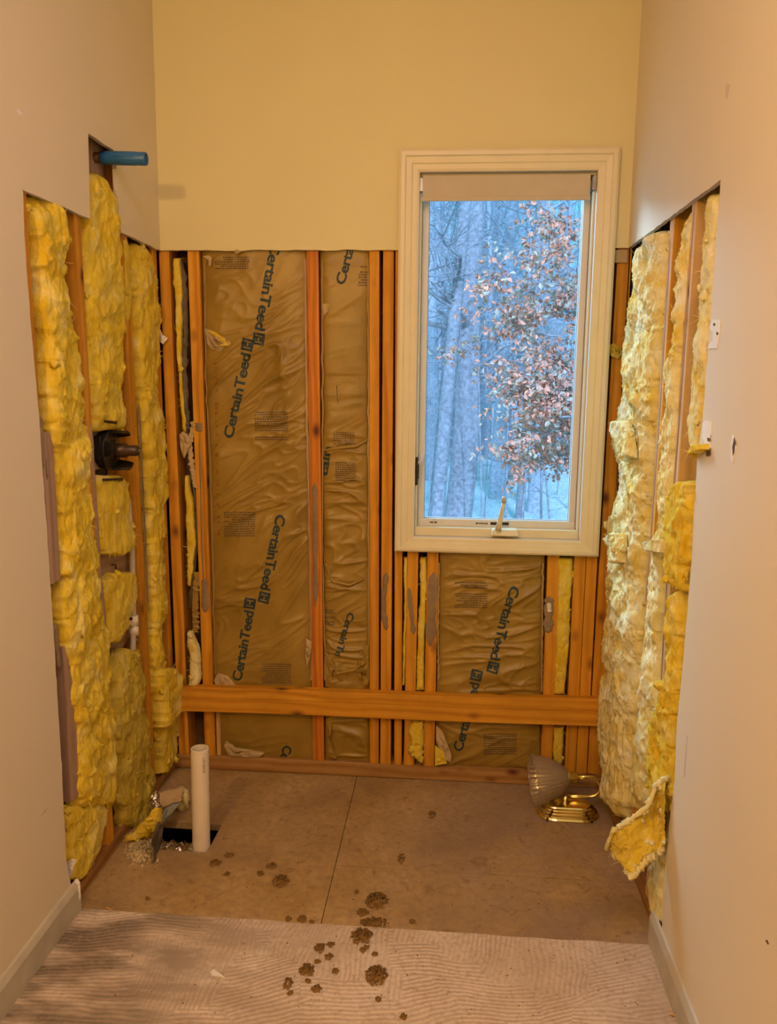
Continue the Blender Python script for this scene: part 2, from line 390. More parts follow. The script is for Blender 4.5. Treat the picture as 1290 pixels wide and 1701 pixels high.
# ------------------------------------------------------------------ window
win = bpy.data.objects.new('window_1', None); C.objects.link(win); win['kind'] = 'structure'; win['_o'] = (0, 0, 0)
ox0, ox1, oz0, oz1 = .797, 1.486, .853, 2.157; ix0, ix1, iz0, iz1 = .861, 1.424, .902, 2.092
prof = [(0, 0, .013), (0, -.018, .013), (.12, -.022, .0), (.30, -.022, 0), (.36, -.016, 0), (.62, -.014, 0), (.68, -.010, 0), (.90, -.009, 0), (1, -.006, 0), (1, .013, 0)]
def lerp(a, b, t): return a+(b-a)*t
b = MB(); vs = []; K = len(prof)
for cx, cz in ((0, 0), (1, 0), (1, 1), (0, 1)):
    for t, y, _ in prof:
        vs.append((lerp(ox1 if cx else ox0, ix1 if cx else ix0, t), y, lerp(oz1 if cz else oz0, iz1 if cz else iz0, t)))
fs = []
for c in range(4):
    for k in range(K-1): a0, a1 = c*K+k, ((c+1) % 4)*K+k; fs.append((a0, a1, a1+1, a0+1))
b.add(vs, fs); b.build('casing', TRIMW, win, fixn=True)
def ring(b, x0, x1, z0, z1, w, y0, y1, wb=None, wt=None):
    wb = w if wb is None else wb; wt = w if wt is None else wt
    b.box((x0, y0, z0), (x1, y1, z0+wb)).box((x0, y0, z1-wt), (x1, y1, z1)).box((x0, y0, z0+wb), (x0+w, y1, z1-wt)).box((x1-w, y0, z0+wb), (x1, y1, z1-wt)); return b
ring(MB(), ix0-.012, ix1+.012, iz0-.012, iz1+.012, .013, -.004, .120).build('jamb', VINYL, win)
ring(MB(), ix0+.001, ix1-.001, iz0+.001, iz1-.001, .008, .020, .10, wb=.030).build('stop_frame', TRIMW, win, bevel=.002)
sf = ring(MB(), ix0+.010, ix1-.010, iz0+.030, iz1-.006, .022, .055, .098, wb=.026).build('sash', VINYL, win, bevel=.002)
MB().box((ix0+.030, .074, iz0+.052), (ix1-.030, .080, iz1-.026)).build('glass', PANE, win)
# black glazing gasket line
ring(MB(), ix0+.031, ix1-.031, iz0+.055, iz1-.027, .0022, .0715, .074).build('gasket', CABLE, win)
b = MB()
for k, (x, w) in enumerate(((1.075, .006), (1.084, .003), (1.090, .003), (1.0955, .003), (1.101, .003), (1.1065, .003), (1.112, .003), (.915, .003), (.9195, .003), (.924, .003), (.932, .006))):
    b.box((x, .0535, iz0+.040), (x+w, .0552, iz0+.0455))
b.build('frame_lettering', BLACK, win)
MB().box((1.125, .053, iz0+.039), (1.188, .0552, iz0+.048)).build('frame_sticker', BLACK, win)
b = MB(); b.box((ix0+.002, .012, 1.08), (ix0+.010, .030, 1.175)); b.box((ix0+.009, .016, 1.10), (ix0+.014, .026, 1.15)); b.build('sash_lock', BLACK, win, bevel=.001)
MB().tube([(ix0+.004, .02, 1.15), (ix0+.022, .02, 1.165), (ix0+.024, .02, 1.19)], .004, 8).build('lock_lever', VINYL, win, smooth=True)
# crank operator
cr = thing('window_crank', (1.17, -.004, .915), 'white folding crank handle on the sill of the casement window', 'window crank')
b = MB(); P = []
for i in range(13):
    t = i/12; P.append((1.124+.094*t, 0, 0))
b.box((1.124, -.012, .913), (1.220, .050, .935), top=(1.130, 1.214, -.002, .050)); b.build('crank_base', TRIMW, cr, bevel=.005)
MB().tube([(1.148, -.012, .935), (1.152, -.016, .960), (1.158, -.02, 1.000), (1.163, -.022, 1.035)], [.011, .009, .0065, .006], 12).build('crank_arm', TRIMW, cr, smooth=True)
MB().tube([(1.163, -.022, 1.030), (1.164, -.024, 1.050)], [.0075, .008], 12).build('crank_knob', CPVC, cr, smooth=True)
# roller shade
rs = thing('roller_shade', (1.137, .01, 2.01), 'beige roller shade rolled up at the head of the window', 'window shade')
MB().box((.872, .003, 2.012), (1.402, .0055, 2.082)).build('valance', SHADEF, rs, bevel=.001)
MB().tube([(.868, .030, 2.055), (1.408, .030, 2.055)], .019, 20).build('roller_tube', SHADEF, rs, smooth=True)
MB().box((.866, .000, 2.003), (1.404, .008, 2.016)).build('hem_bar', SHADEF, rs, bevel=.002)
for x in (.8625, 1.4085): MB().box((x, .005, 2.035), (x+.013, .045, 2.075)).build('bracket', GALV, rs)

# ------------------------------------------------------------------ lumber
def smear(parent, pts, w, nrm, seed=1, name='adhesive_smear', mat=None, h=.004):
    """bead of old adhesive following pts on a face with outward normal nrm"""
    b = MB(); nrm = Vector(nrm); pts = [Vector(p) for p in pts]; n = 26; m = 7; vs = []; fs = []
    def at(t):
        t *= len(pts)-1; i = min(int(t), len(pts)-2); return pts[i].lerp(pts[i+1], t-i)
    for i in range(n+1):
        t = i/n; p = at(t); d = (at(min(1, t+.02))-at(max(0, t-.02))).normalized(); sd = d.cross(nrm).normalized()
        ww = (w(t) if callable(w) else w)*max(.05, min(1, math.sin(PI*min(1, max(0, t)))*4))*(1+.45*fbm(Vector((t*6, seed, 0)), 3))
        for k in range(m):
            s = k/(m-1)*2-1; hh = h*(1-s*s)*(1+.7*noise.noise(Vector((t*n*.6, s*2, seed))))*min(1, math.sin(PI*t)*6+.05)
            vs.append(p+sd*ww*s*.5+nrm*(.0002+max(0, hh)))
    for i in range(n):
        for k in range(m-1): fs.append((i*m+k, i*m+k+1, (i+1)*m+k+1, (i+1)*m+k))
    b.add(vs, fs); o = b.build(name, mat or GLUE, parent, smooth=True); return o

def bstud(x0, x1, label, tx0=None, tx1=None, z0=.055, z1=2.4, y0=T, y1=.100, mat=WZ, name='wall_stud', group='upright studs in the window wall'):
    """stud of the window wall; tx* = its edges at height z 1.8"""
    k = (z1-z0)/(1.8-z0); tx0 = x0 if tx0 is None else x0+(tx0-x0)*k; tx1 = x1 if tx1 is None else x1+(tx1-x1)*k
    o = MB().box((x0, y0, z0), (x1, y1, z1), top=(tx0, tx1, y0, y1)).build(name, mat, loc=((x0+x1)/2, y0, z0), bevel=.002)
    return tag(o, label, 'stud', group)
s1 = bstud(.002, .040, 'orange corner stud with two dark knots beside the valve wall', -.010, .025)
s2 = bstud(.101, .140, 'stud with a round brown adhesive dab and a drip line running down', .088, .127)
s3 = bstud(.505, .546, 'reddish fine-grained stud between the wide and the narrow paper-faced batts', .491, .530, mat=WZR)
s4 = bstud(.713, .746, 'slim stud on the window side of the narrow paper-faced batt', .700, .733)
s5 = bstud(.752, .790, 'stud with a grey crescent adhesive smear, second before the window trim', .745, .781)
s6 = bstud(.803, .830, 'stud half tucked behind the window trim, nearest its lower corner', .786, .812)
s7 = bstud(.838, .876, 'short stud under the window sill with a thin grey glue streak', .842, .880, z1=.885)
s8 = bstud(.908, .948, 'short stud under the sill with a wide grey adhesive patch, edging the paper batt', z1=.885)
s9 = bstud(1.328, 1.368, 'short stud under the sill with a crusty grey and white glue lump', 1.314, 1.354, z1=.885)
s10 = bstud(1.414, 1.452, 'short under-sill stud directly beside the slim yellow strip of insulation', 1.408, 1.449, z1=.885)
s11 = bstud(1.454, 1.491, 'short under-sill stud sandwiched tight between two others near the corner', 1.450, 1.487, z1=.885)
s12 = bstud(1.494, 1.534, 'long dark-edged stud running up past the window trim to the drywall', 1.500, 1.546)
bstud(1.535, 1.5425, 'thin corner nailer where the window wall meets the fluffy wall', z0=.05, mat=WZR, name='corner_nailer')
bstud(.144, .160, 'pale narrow strip of lumber beside the glue-dripped stud, low behind the ledger', z0=.055, z1=.30, y0=.018, mat=WZP, name='wood_strip')
tag(MB().box((1.487, .003, 1.812), (1.53, T, 1.851), top=(1.487, 1.53, .003, T)).build('drywall_sliver', PAPER, loc=(1.51, .02, 1.8)), 'torn sliver of drywall left above the stud next to the window trim', 'drywall scrap')
# glue on studs
def gy(px, y, Y=T): return ony(px, y, Y-.0005)
N0 = (0, -1, 0)
smear(s2, [gy(330, 702), gy(330, 717)], .025, N0, 1)
smear(s2, [gy(331, 716), gy(333, 800), gy(335, 900), gy(338, 975)], .006, N0, 2, h=.0015)
smear(s2, [gy(340, 960), gy(341, 1018)], .026, N0, 3)
smear(s3, [gy(522, 800), gy(523, 860), gy(524, 1010)], .017, N0, 4)
smear(s5, [gy(642, 950), gy(637, 985), gy(637, 1020), gy(642, 1048)], .019, N0, 5, h=.006)
smear(s7, [gy(679, 976), gy(682, 1010), gy(687, 1055)], .016, N0, 6, h=.0025)
smear(s8, [gy(720, 950), gy(717, 1010), gy(714, 1075)], .032, N0, 7, h=.003)
smear(s9, [gy(912, 990), gy(911, 1020), gy(910, 1052)], .032, N0, 8, h=.006)
smear(s9, [gy(911, 1000), gy(912, 1016)], .02, (0, -1, 0), 9, 'glue_lump', WHITEP, h=.012)

# plates and ledger
o = MB().box((-.08, T, .002), (W+.08, .10, .055)).build('bottom_plate', WXD, loc=(.7, .05, 0), bevel=.002); tag(o, 'dusty bottom plate under the studs of the window wall', 'wood plate')
o = MB().box((-.09, -4.0, .001), (-T, T, .042)).build('bottom_plate', WYD, loc=(-.05, -1, 0), bevel=.002); tag(o, 'bottom plate on the floor below the shower valve wall', 'wood plate')
o = MB().box((W+T, -4.0, .001), (W+.09, T, .042)).build('bottom_plate', WYD, loc=(W+.05, -1, 0), bevel=.002); tag(o, 'bottom plate on the floor below the fluffy insulated wall', 'wood plate')
b = MB(); vs = []; fs = []
for i in range(41):
    t = i/40; x = .006+t*1.520; zt = .330+.018*t+.002*math.sin(t*7); h = .090+.006*t; y0 = -.026+.002*math.sin(t*5)
    prof = [(0, 0), (0, 1), (-.36, 1.0), (-.38, .95), (-.36, .64), (-.345, .62), (-.36, .60), (-.36, .02), (-.35, 0)]
    for k, (py, pz) in enumerate([(T, 0), (T, 1), (y0+.002, 1), (y0, .98), (y0, .60), (y0+.003, .585), (y0, .57), (y0, .02), (y0+.002, 0)]): vs.append((x, py, zt-h+h*pz))
K = 9
for i in range(40):
    for k in range(K): fs.append((i*K+k, i*K+(k+1) % K, (i+1)*K+(k+1) % K, (i+1)*K+k))
fs += [tuple(range(K)), tuple(range(40*K, 41*K))]
o = b.add(vs, fs).build('ledger_board', WX, loc=(.76, -.01, .25), fixn=True); tag(o, 'long horizontal tub ledger board nailed across the studs', 'ledger board')

def sstud(side, y0, y1, label, y0t=None, y1t=None, z0=.042, z1=2.4, dx=0, depth=.089, mat=WZ, name='wall_stud'):
    y0t = y0 if y0t is None else y0t; y1t = y1 if y1t is None else y1t
    if side < 0: xa, xb = -T-depth+dx, -T+dx
    else: xa, xb = W+T-dx, W+T+depth-dx
    o = MB().box((xa, y0, z0), (xb, y1, z1), top=(xa, xb, y0t, y1t)).build(name, mat, loc=((xa+xb)/2, (y0+y1)/2, z0), bevel=.002)
    return tag(o, label, 'stud', 'upright studs in the valve wall' if side < 0 else 'upright studs in the fluffy wall')
l0 = sstud(-1, -.850, -.812, 'stud at the ragged drywall edge of the valve wall, nearest the camera')
l0b = sstud(-1, -.811, -.762, 'pinkish sister board nailed to the stud by the cut drywall', z0=.91, z1=1.29, dx=.004, mat=WZG, name='sister_board')
l0c = sstud(-1, -.770, -.722, 'pinkish grey board low behind the big yellow batt, by the drywall edge', z0=.30, z1=.735, dx=.004, mat=WZG, name='sister_board')
l1 = sstud(-1, -.558, -.520, 'orange stud between the big yellow batt and the shower valve bay', -.592, -.552)
l2 = sstud(-1, -.222, -.180, 'stud with a long brown adhesive strip, just beyond the shower valve', -.300, -.258)
l3 = sstud(-1, -.002, .030, 'last stud of the valve wall, in the corner with the window wall', -.050, -.012)
smear(l2, [onx(229, 668, -T), onx(232, 700, -T), onx(236, 800, -T), onx(241, 900, -T), onx(245, 1030, -T)], .016, (1, 0, 0), 12, h=.003)
smear(l0, [onx(66, 690, -T), onx(72, 760, -T), onx(76, 800, -T)], .02, (1, 0, 0), 14, h=.005)
smear(l0, [onx(90, 1035, -T), onx(95, 1080, -T), onx(99, 1110, -T)], .018, (1, 0, 0), 15, h=.005)
smear(l1, [onx(150, 700, -T), onx(156, 800, -T), onx(166, 950, -T), onx(175, 1050, -T)], .020, (1, 0, 0), 16, 'torn_paper_strip', WZG, h=.003)
r1 = sstud(1, -.668, -.630, 'pale orange stud between two drooping pale batts, nearest the cut drywall', mat=WZP)
r2 = sstud(1, -.480, -.440, 'stud edge showing dark orange beside the widest pale batt')
r0 = sstud(1, -.872, -.834, 'stud hidden along the ragged edge of the wall with the white patches')
smear(r1, [onx(1153, 345, W+T), onx(1128, 700, W+T), onx(1108, 950, W+T), onx(1097, 1150, W+T)], .008, (-1, 0, 0), 17, 'torn_paper_strip', WZG, h=.002)
smear(r2, [onx(1113, 400, W+T), onx(1098, 640, W+T), onx(1082, 880, W+T), onx(1071, 1010, W+T)], .012, (-1, 0, 0), 18, 'torn_paper_strip', WZG, h=.002)

# ------------------------------------------------------------------ kraft faced batts
def wrinkle(kind, seed):
    def f(u, v):
        p = Vector((u, v, seed*7.3))
        if kind == 'diag': a = -.55
        elif kind == 'hor': a = -.1
        else: a = .5
        c, s = math.cos(a), math.sin(a); q = Vector((p.x*c-p.y*s, p.x*s+p.y*c, p.z))
        q = Vector((q.x*5.5, q.y*17, q.z)); wv = noise.noise(q*.5)*1.2; q.y += wv*1.5; q.x += wv
        r = 1-abs(noise.noise(q))*2.6; r = max(0, r)**2.2
        r2 = 1-abs(noise.noise(q*1.9+Vector((9, 4, 2))))*2.6; r2 = max(0, r2)**2
        m = .5+.8*noise.noise(p*2.3+Vector((3, 1, 0)))
        return (r*.019+r2*.009)*max(.10, min(1.1, m)) + .006*noise.noise(p*6)
    return f
class Facing:
    def __init__(s, x0, x1, z0, z1, xt0, xt1, ybase, bulge, kind, seed, calm=None):
        s.a = (x0, x1, z0, z1, xt0, xt1, ybase, bulge); s.w = wrinkle(kind, seed); s.calm = calm
    def xs(s, z):
        x0, x1, z0, z1, xt0, xt1, *_ = s.a; t = (z-z0)/(z1-z0); return lerp(x0, xt0, t), lerp(x1, xt1, t)
    def y(s, x, z):
        *_, yb, bu = s.a; a, b = s.xs(z); q = min(1, max(-1, 2*(x-a)/(b-a)-1)); z0, z1 = s.a[2], s.a[3]
        e = 1-q**6; ez = 1-abs(2*(z-z0)/(z1-z0)-1)**14
        k = (s.calm(z) if s.calm else 1)
        return yb-bu*e*ez-s.w(x, z)*e*k
    def mesh(s, step=.0045):
        x0, x1, z0, z1, xt0, xt1, yb, bu = s.a; nx = int((x1-x0)/step); nz = int((z1-z0)/step); b = MB(); vs = []; fs = []
        for j in range(nz+1):
            z = lerp(z0, z1, j/nz); a, c = s.xs(z)
            for i in range(nx+1): x = lerp(a, c, i/nx); vs.append((x, s.y(x, z), z))
        for j in range(nz):
            for i in range(nx): k = j*(nx+1)+i; fs.append((k, k+1, k+nx+2, k+nx+1))
        return b.add(vs, fs)
def text_mesh(body, bold=.012):
    cu = bpy.data.curves.new('t', 'FONT'); cu.body = body; cu.offset = bold; cu.resolution_u = 3; cu.space_character = .93
    o = bpy.data.objects.new('t', cu); C.objects.link(o); dg = bpy.context.evaluated_depsgraph_get(); dg.update()
    me = bpy.data.meshes.new_from_object(o.evaluated_get(dg)); bm = bmesh.new(); bm.from_mesh(me)
    bpy.data.objects.remove(o); bpy.data.curves.remove(cu); bpy.data.meshes.remove(me); return bm
def kerned(body, bold):
    if 'Teed'[:2] not in body: return text_mesh(body, bold)
    i = body.index('Te'); parts = [body[:i], 'T', body[i+1:]]; out = bmesh.new(); x = 0
    for k, t in enumerate(parts):
        m = text_mesh(t, bold); xs = [v.co.x for v in m.verts]; dx = x-min(xs)-(.075 if k == 2 else 0)
        nv = [out.verts.new((v.co.x+dx, v.co.y, 0)) for v in m.verts]; m.verts.index_update()
        for f in m.faces:
            try: out.faces.new([nv[v.index] for v in f.verts])
            except ValueError: pass
        x = max(xs)+dx+(.0 if k == 0 else .035); m.free()
    out.verts.index_update(); return out
def slice_bm(bm, step, ax):
    co = [v.co[ax] for v in bm.verts]; lo, hi = min(co), max(co); k = lo+step
    while k < hi:
        no = [0, 0, 0]; no[ax] = 1; p = [0, 0, 0]; p[ax] = k
        bmesh.ops.bisect_plane(bm, geom=bm.verts[:]+bm.edges[:]+bm.faces[:], plane_co=p, plane_no=no); k += step
def lettering(fac, parent, body, A, B, cap, logo=True, bold=.026, mat=None, name='printed_lettering'):
    """print body along the line from pixel A to pixel B on the facing, centred on that line; logo block at its end"""
    yb = fac.a[6]-fac.a[7]; a = ony(*A, yb); c = ony(*B, yb); d = (c-a); L = d.length; d.normalize(); up = Vector((-d.z, 0, d.x))
    bm = kerned(body, bold); xs = [v.co.x for v in bm.verts]; x0, x1 = min(xs), max(xs); CAP = .73
    LT = L-(cap*1.35 if logo else 0)
    for v in bm.verts: v.co = Vector(((v.co.x-x0)/(x1-x0)*LT, (v.co.y-CAP/2)/CAP*cap, 0))
    if logo:
        u0 = L-cap*1.12; u1 = L; h = cap*.56
        def q(x0, x1, y0, y1):
            vv = [bm.verts.new((lerp(u0, u1, x), lerp(-h, h, y), 0)) for x, y in ((x0, y0), (x1, y0), (x1, y1), (x0, y1))]; bm.faces.new(vv)
        q(0, 1, 0, .20); q(0, 1, .80, 1); q(0, .20, .20, .80); q(.82, 1, .20, .80); q(.30, .72, .20, .45); q(.30, .72, .55, .80); q(.30, .40, .45, .55)
    bmesh.ops.triangulate(bm, faces=bm.faces[:]); slice_bm(bm, .0045, 0); slice_bm(bm, .0045, 1)
    b = MB(); vs = []; bm.verts.index_update(); ok = []
    for v in bm.verts:
        P = a+d*v.co.x+up*v.co.y; P.y = fac.y(P.x, P.z)-.0009; e0, e1 = fac.xs(P.z); ok.append(e0+.002 < P.x < e1-.002); vs.append(P)
    fs = [tuple(v.index for v in f.verts) for f in bm.faces if all(ok[v.index] for v in f.verts)]
    bm.free(); used = sorted({i for f in fs for i in f}); mp = {i: k for k, i in enumerate(used)}
    if not fs: return
    b.add([vs[i] for i in used], [tuple(mp[i] for i in f) for f in fs])
    return b.build(name, mat or INK, parent)
def fineprint(fac, parent, x0, y0, x1, y1, rows, seed):
    r = random.Random(seed); yb = fac.a[6]-fac.a[7]; b = MB()
    for k in range(rows):
        t = (k+.5)/rows; a = ony(x0, lerp(y0, y1, t), yb); c = ony(x1, lerp(y0, y1, t), yb)
        if r.random() < .12: continue
        h = abs(ony(x0, y0, yb).z-ony(x0, y1, yb).z)/rows*.27; x = a.x+(0 if r.random() < .7 else (c.x-a.x)*r.random()*.3)
        while x < c.x-.002:
            w = r.uniform(.0025, .008); x2 = min(x+w, c.x); z = lerp(a.z, c.z, (x-a.x)/(c.x-a.x)); m = max(1, int((x2-x)/.003)); vs = []
            for i in range(m+1):
                xx = lerp(x, x2, i/m)
                for zz in (z-h, z+h): vs.append((xx, fac.y(xx, zz)-.0008, zz))
            b.add(vs, [(2*i, 2*i+2, 2*i+3, 2*i+1) for i in range(m)]); x = x2+.0024
    return b.build('fine_print', INK2, parent)
G_K = 'paper-faced insulation batts in the window wall'
def core(parent, x0, x1, z0, z1, y=.040): MB().box((x0, y, z0), (x1, .098, z1)).build('glass_wool_core', FIBD, parent)
CT = 'CertainTeed'
# wide bay
k1 = thing('kraft_insulation_batt', (.32, .03, .06), 'widest brown paper-faced batt with four lines of big lettering', 'insulation batt', G_K)
fa = Facing(.142, .5035, .056, 2.05, .131, .490, .030, .012, 'diag', 2, calm=lambda z: .3 if z < .24 else (1 if z < 1.40 else max(.35, 1-(z-1.4)*3)))
fa.mesh().build('kraft_facing', KRAFT, k1, smooth=True); core(k1, .146, .50, .06, 2.05)
lettering(fa, k1, CT, (379, 727), (413, 563), .036); lettering(fa, k1, CT, (459, 402), (428, 573), .036)
lettering(fa, k1, CT, (468, 855), (437, 1001), .036); lettering(fa, k1, CT, (393, 1130), (417, 993), .036)
lettering(fa, k1, 'Ce', (478, 1240), (472, 1264), .034, logo=False)
lettering(fa, k1, 'R  13   Z  1  C  9  :  S  1  2  C  M2', (364, 888), (359, 668), .011, logo=False, bold=0, mat=INK3, name='printed_lettering')
lettering(fa, k1, 'F S F C 1', (361, 650), (358, 603), .009, logo=False, bold=0, mat=INK3, name='printed_lettering')
for q in ((357, 426, 414, 448, 6, 1), (424, 683, 479, 732, 13, 2), (373, 849, 424, 891, 11, 3), (435, 1101, 484, 1136, 10, 4)): fineprint(fa, k1, *q)
# narrow bay
k2 = thing('kraft_insulation_batt', (.63, .03, .06), 'narrow brown paper-faced batt with a small yellow tear near its top', 'insulation batt', G_K)
fb = Facing(.549, .711, .056, 2.05, .532, .700, .029, .013, 'hor', 5, calm=lambda z: .35 if 1.45 < z else 1.1)
fb.mesh().build('kraft_facing', KRAFT, k2, smooth=True); core(k2, .552, .70, .06, 2.05)
lettering(fb, k2, CT, (564, 472), (604, 314), .033); lettering(fb, k2, 'tain', (536, 792), (543, 742), .028, logo=False)
lettering(fb, k2, 'CertainTee', (584, 1018), (555, 1112), .025); lettering(fb, k2, 'ed', (549, 1135), (554, 1108), .024, logo=False)
for q in ((595, 441, 611, 476, 8, 5), (554, 717, 589, 742, 8, 6), (557, 767, 592, 799, 9, 7), (538, 1012, 556, 1039, 7, 8)): fineprint(fb, k2, *q)
# tear with yellow wool, crack line
b = MB(); tp = [ony(x, y, .0165) for x, y in ((543, 504), (549, 506), (557, 510), (560, 513), (555, 515), (548, 518), (545, 517))]
b.poly(tp, (0, .003, 0)).build('torn_window_of_wool', FIB, k2)
b = MB(); b.tube([ony(x, y, .0165) for x, y in ((559, 640), (560, 660), (563, 680), (564, 700), (563, 712), (559, 717))], .0010, 5).build('crack', ASPH, k2)
b = MB(); b.poly([ony(x, y, .012) for x, y in ((536, 505), (542, 504), (545, 517), (541, 520), (538, 526))], (0, .001, 0)).build('torn_flap', PAPER, k2)
# fold across the batt where the lower piece overlaps
def fold(parent, pts, r, name='paper_fold'):
    b = MB(); P = [ony(x, y, yy) for x, y, yy in pts]; Q = []
    for i in range(len(P)-1):
        for k in range(6): Q.append(P[i].lerp(P[i+1], k/6)+Vector((0, 0, .003*noise.noise(Vector((i+k/6, r*99, 1))))))
    Q.append(P[-1]); n = len(Q); b.tube(Q, [r*(.5+.5*math.sin(PI*min(1, max(.05, i/n)))) for i in range(n)], 8); return b.build(name, KRAFT, parent, smooth=True)
fold(k2, [(537, 748, .016), (560, 744, .010), (590, 741, .010), (611, 730, .016)], .007)
fold(k2, [(540, 936, .014), (552, 965, .010), (580, 972, .010), (605, 960, .012)], .006)
fold(k2, [(541, 1084, .014), (560, 1118, .010), (590, 1112, .010), (612, 1090, .014)], .007)
# under the window
k3 = thing('kraft_insulation_batt', (1.13, .03, .06), 'squat brown paper-faced batt below the window sill', 'insulation batt', G_K)
fc = Facing(.951, 1.326, .056, .90, .951, 1.312, .030, .014, 'hor', 9)
fc.mesh().build('kraft_facing', KRAFT, k3, smooth=True); core(k3, .955, 1.31, .06, .89)
lettering(fc, k3, CT, (855, 973), (816, 1116), .036); lettering(fc, k3, CT, (759, 1247), (793, 1112), .036)
for q in ((755, 966, 809, 1010, 12, 9), (803, 1217, 858, 1254, 10, 10)): fineprint(fc, k3, *q)
# folded edge flanges of the batts
def flange(parent, pts, w, mat=KRAFT, name='stapling_flange', nrm=(0, -1, 0), amp=.003, seed=0):
    """ragged paper ribbon along pts; w = width across (vector)"""
    b = MB(); P = [Vector(p) for p in pts]; n = 70; vs = []
    for i in range(n+1):
        t = i/n*(len(P)-1); k = min(int(t), len(P)-2); p = P[k].lerp(P[k+1], t-k); j = amp*noise.noise(Vector((i*.35, seed, 2)))*2
        p = p+Vector(nrm)*abs(j)+Vector((j*.6, 0, 0)); ww = Vector(w)*(1+.5*noise.noise(Vector((i*.3, seed+5, 2))))
        vs += [p, p+ww*.5+Vector(nrm)*.002, p+ww]
    b.add(vs, [q for i in range(n) for q in ((3*i, 3*i+1, 3*i+4, 3*i+3), (3*i+1, 3*i+2, 3*i+5, 3*i+4))]); return b.build(name, mat, parent, smooth=True)
flange(k1, [ony(341, 430, .024), ony(343, 640, .020), ony(350, 760, .018), ony(354, 900, .022), ony(358, 1120, .024)], (-.006, .006, 0), PAPER, seed=1)
flange(k1, [ony(505, 430, .022), ony(508, 700, .016), ony(513, 900, .020), ony(516, 1130, .022)], (.008, .006, 0), PAPER, seed=2)
flange(k2, [ony(536, 430, .022), ony(537, 640, .014), ony(536, 900, .020), ony(541, 1130, .022)], (-.006, .006, 0), PAPER, seed=3)
flange(k2, [ony(610, 430, .022), ony(611, 700, .016), ony(611, 1130, .022)], (.006, .006, 0), PAPER, seed=4)
flange(k3, [ony(730, 935, .018), ony(728, 1050, .014), ony(730, 1135, .022)], (-.006, .006, 0), PAPER, seed=5)
flange(k3, [ony(900, 935, .018), ony(899, 1060, .014), ony(898, 1150, .022)], (.006, .006, 0), PAPER, seed=6)
# crumpled torn paper bits on the batts
def crumple(parent, pts, Y, seed, name='torn_paper', mat=PAPER, amp=.020, top=None):
    """crumpled sheet patch over a pixel outline"""
    P = [ony(x, y, Y) for x, y in pts]; c = sum(P, Vector())/len(P); b = MB(); vs = [c]; R = 7; n = 40
    def edge(t):
        t = (t % 1)*len(P); i = int(t) % len(P); return P[i].lerp(P[(i+1) % len(P)], t-int(t))
    for j in range(1, R+1):
        for i in range(n):
            e = edge(i/n); q = c.lerp(e, j/R); q.y -= amp*abs(noise.noise(Vector((q.x*38, q.z*38, seed))))*2.2*(1.15-j/R); vs.append(q)
    fs = [(0, 1+i, 1+(i+1) % n) for i in range(n)]
    for j in range(R-1):
        for i in range(n): a = 1+j*n; fs.append((a+i, a+n+i, a+n+(i+1) % n, a+(i+1) % n))
    o = b.add(vs, fs).build(name, mat, parent, loc=None if parent else c); return o
crumple(k1, [(341, 546), (352, 549), (362, 553), (372, 560), (386, 572), (384, 578), (374, 575), (366, 584), (352, 580), (344, 572)], .016, 3, mat=PAPER, amp=.02)
crumple(k1, [(345, 549), (358, 560), (366, 575), (380, 574), (372, 562), (358, 552)], .008, 8, name='wool_tuft', mat=FIB, amp=.014)
crumple(k1, [(355, 1130), (362, 1118), (378, 1122), (392, 1138), (360, 1142)], .012, 5, amp=.012)
crumple(k1, [(372, 1238), (376, 1230), (390, 1240), (420, 1246), (440, 1250), (430, 1258), (380, 1258)], .010, 6, amp=.016)
crumple(k2, [(540, 1090), (556, 1080), (575, 1118), (565, 1140), (541, 1140)], .014, 7, amp=.014, mat=KRAFT)
crumple(k2, [(600, 1075), (612, 1070), (612, 1135), (600, 1145), (590, 1110)], .014, 8, amp=.012, mat=KRAFT)
crumple(k2, [(541, 1195), (552, 1190), (548, 1240), (560, 1262), (545, 1255)], .014, 9, amp=.012, mat=KRAFT)
crumple(k1, [(508, 1060), (518, 1066), (516, 1085), (510, 1110), (507, 1090)], .006, 10, amp=.01)
crumple(k3, [(724, 1205), (735, 1215), (750, 1255), (748, 1266), (738, 1262), (724, 1230)], .004, 11, amp=.008)
crumple(k3, [(722, 1238), (736, 1248), (742, 1268), (722, 1272)], .002, 12, name='wool_tuft', mat=FIB, amp=.012)
crumple(k1, [(337, 426), (346, 424), (352, 428), (350, 442), (347, 442), (346, 430)], .004, 13, amp=.004)

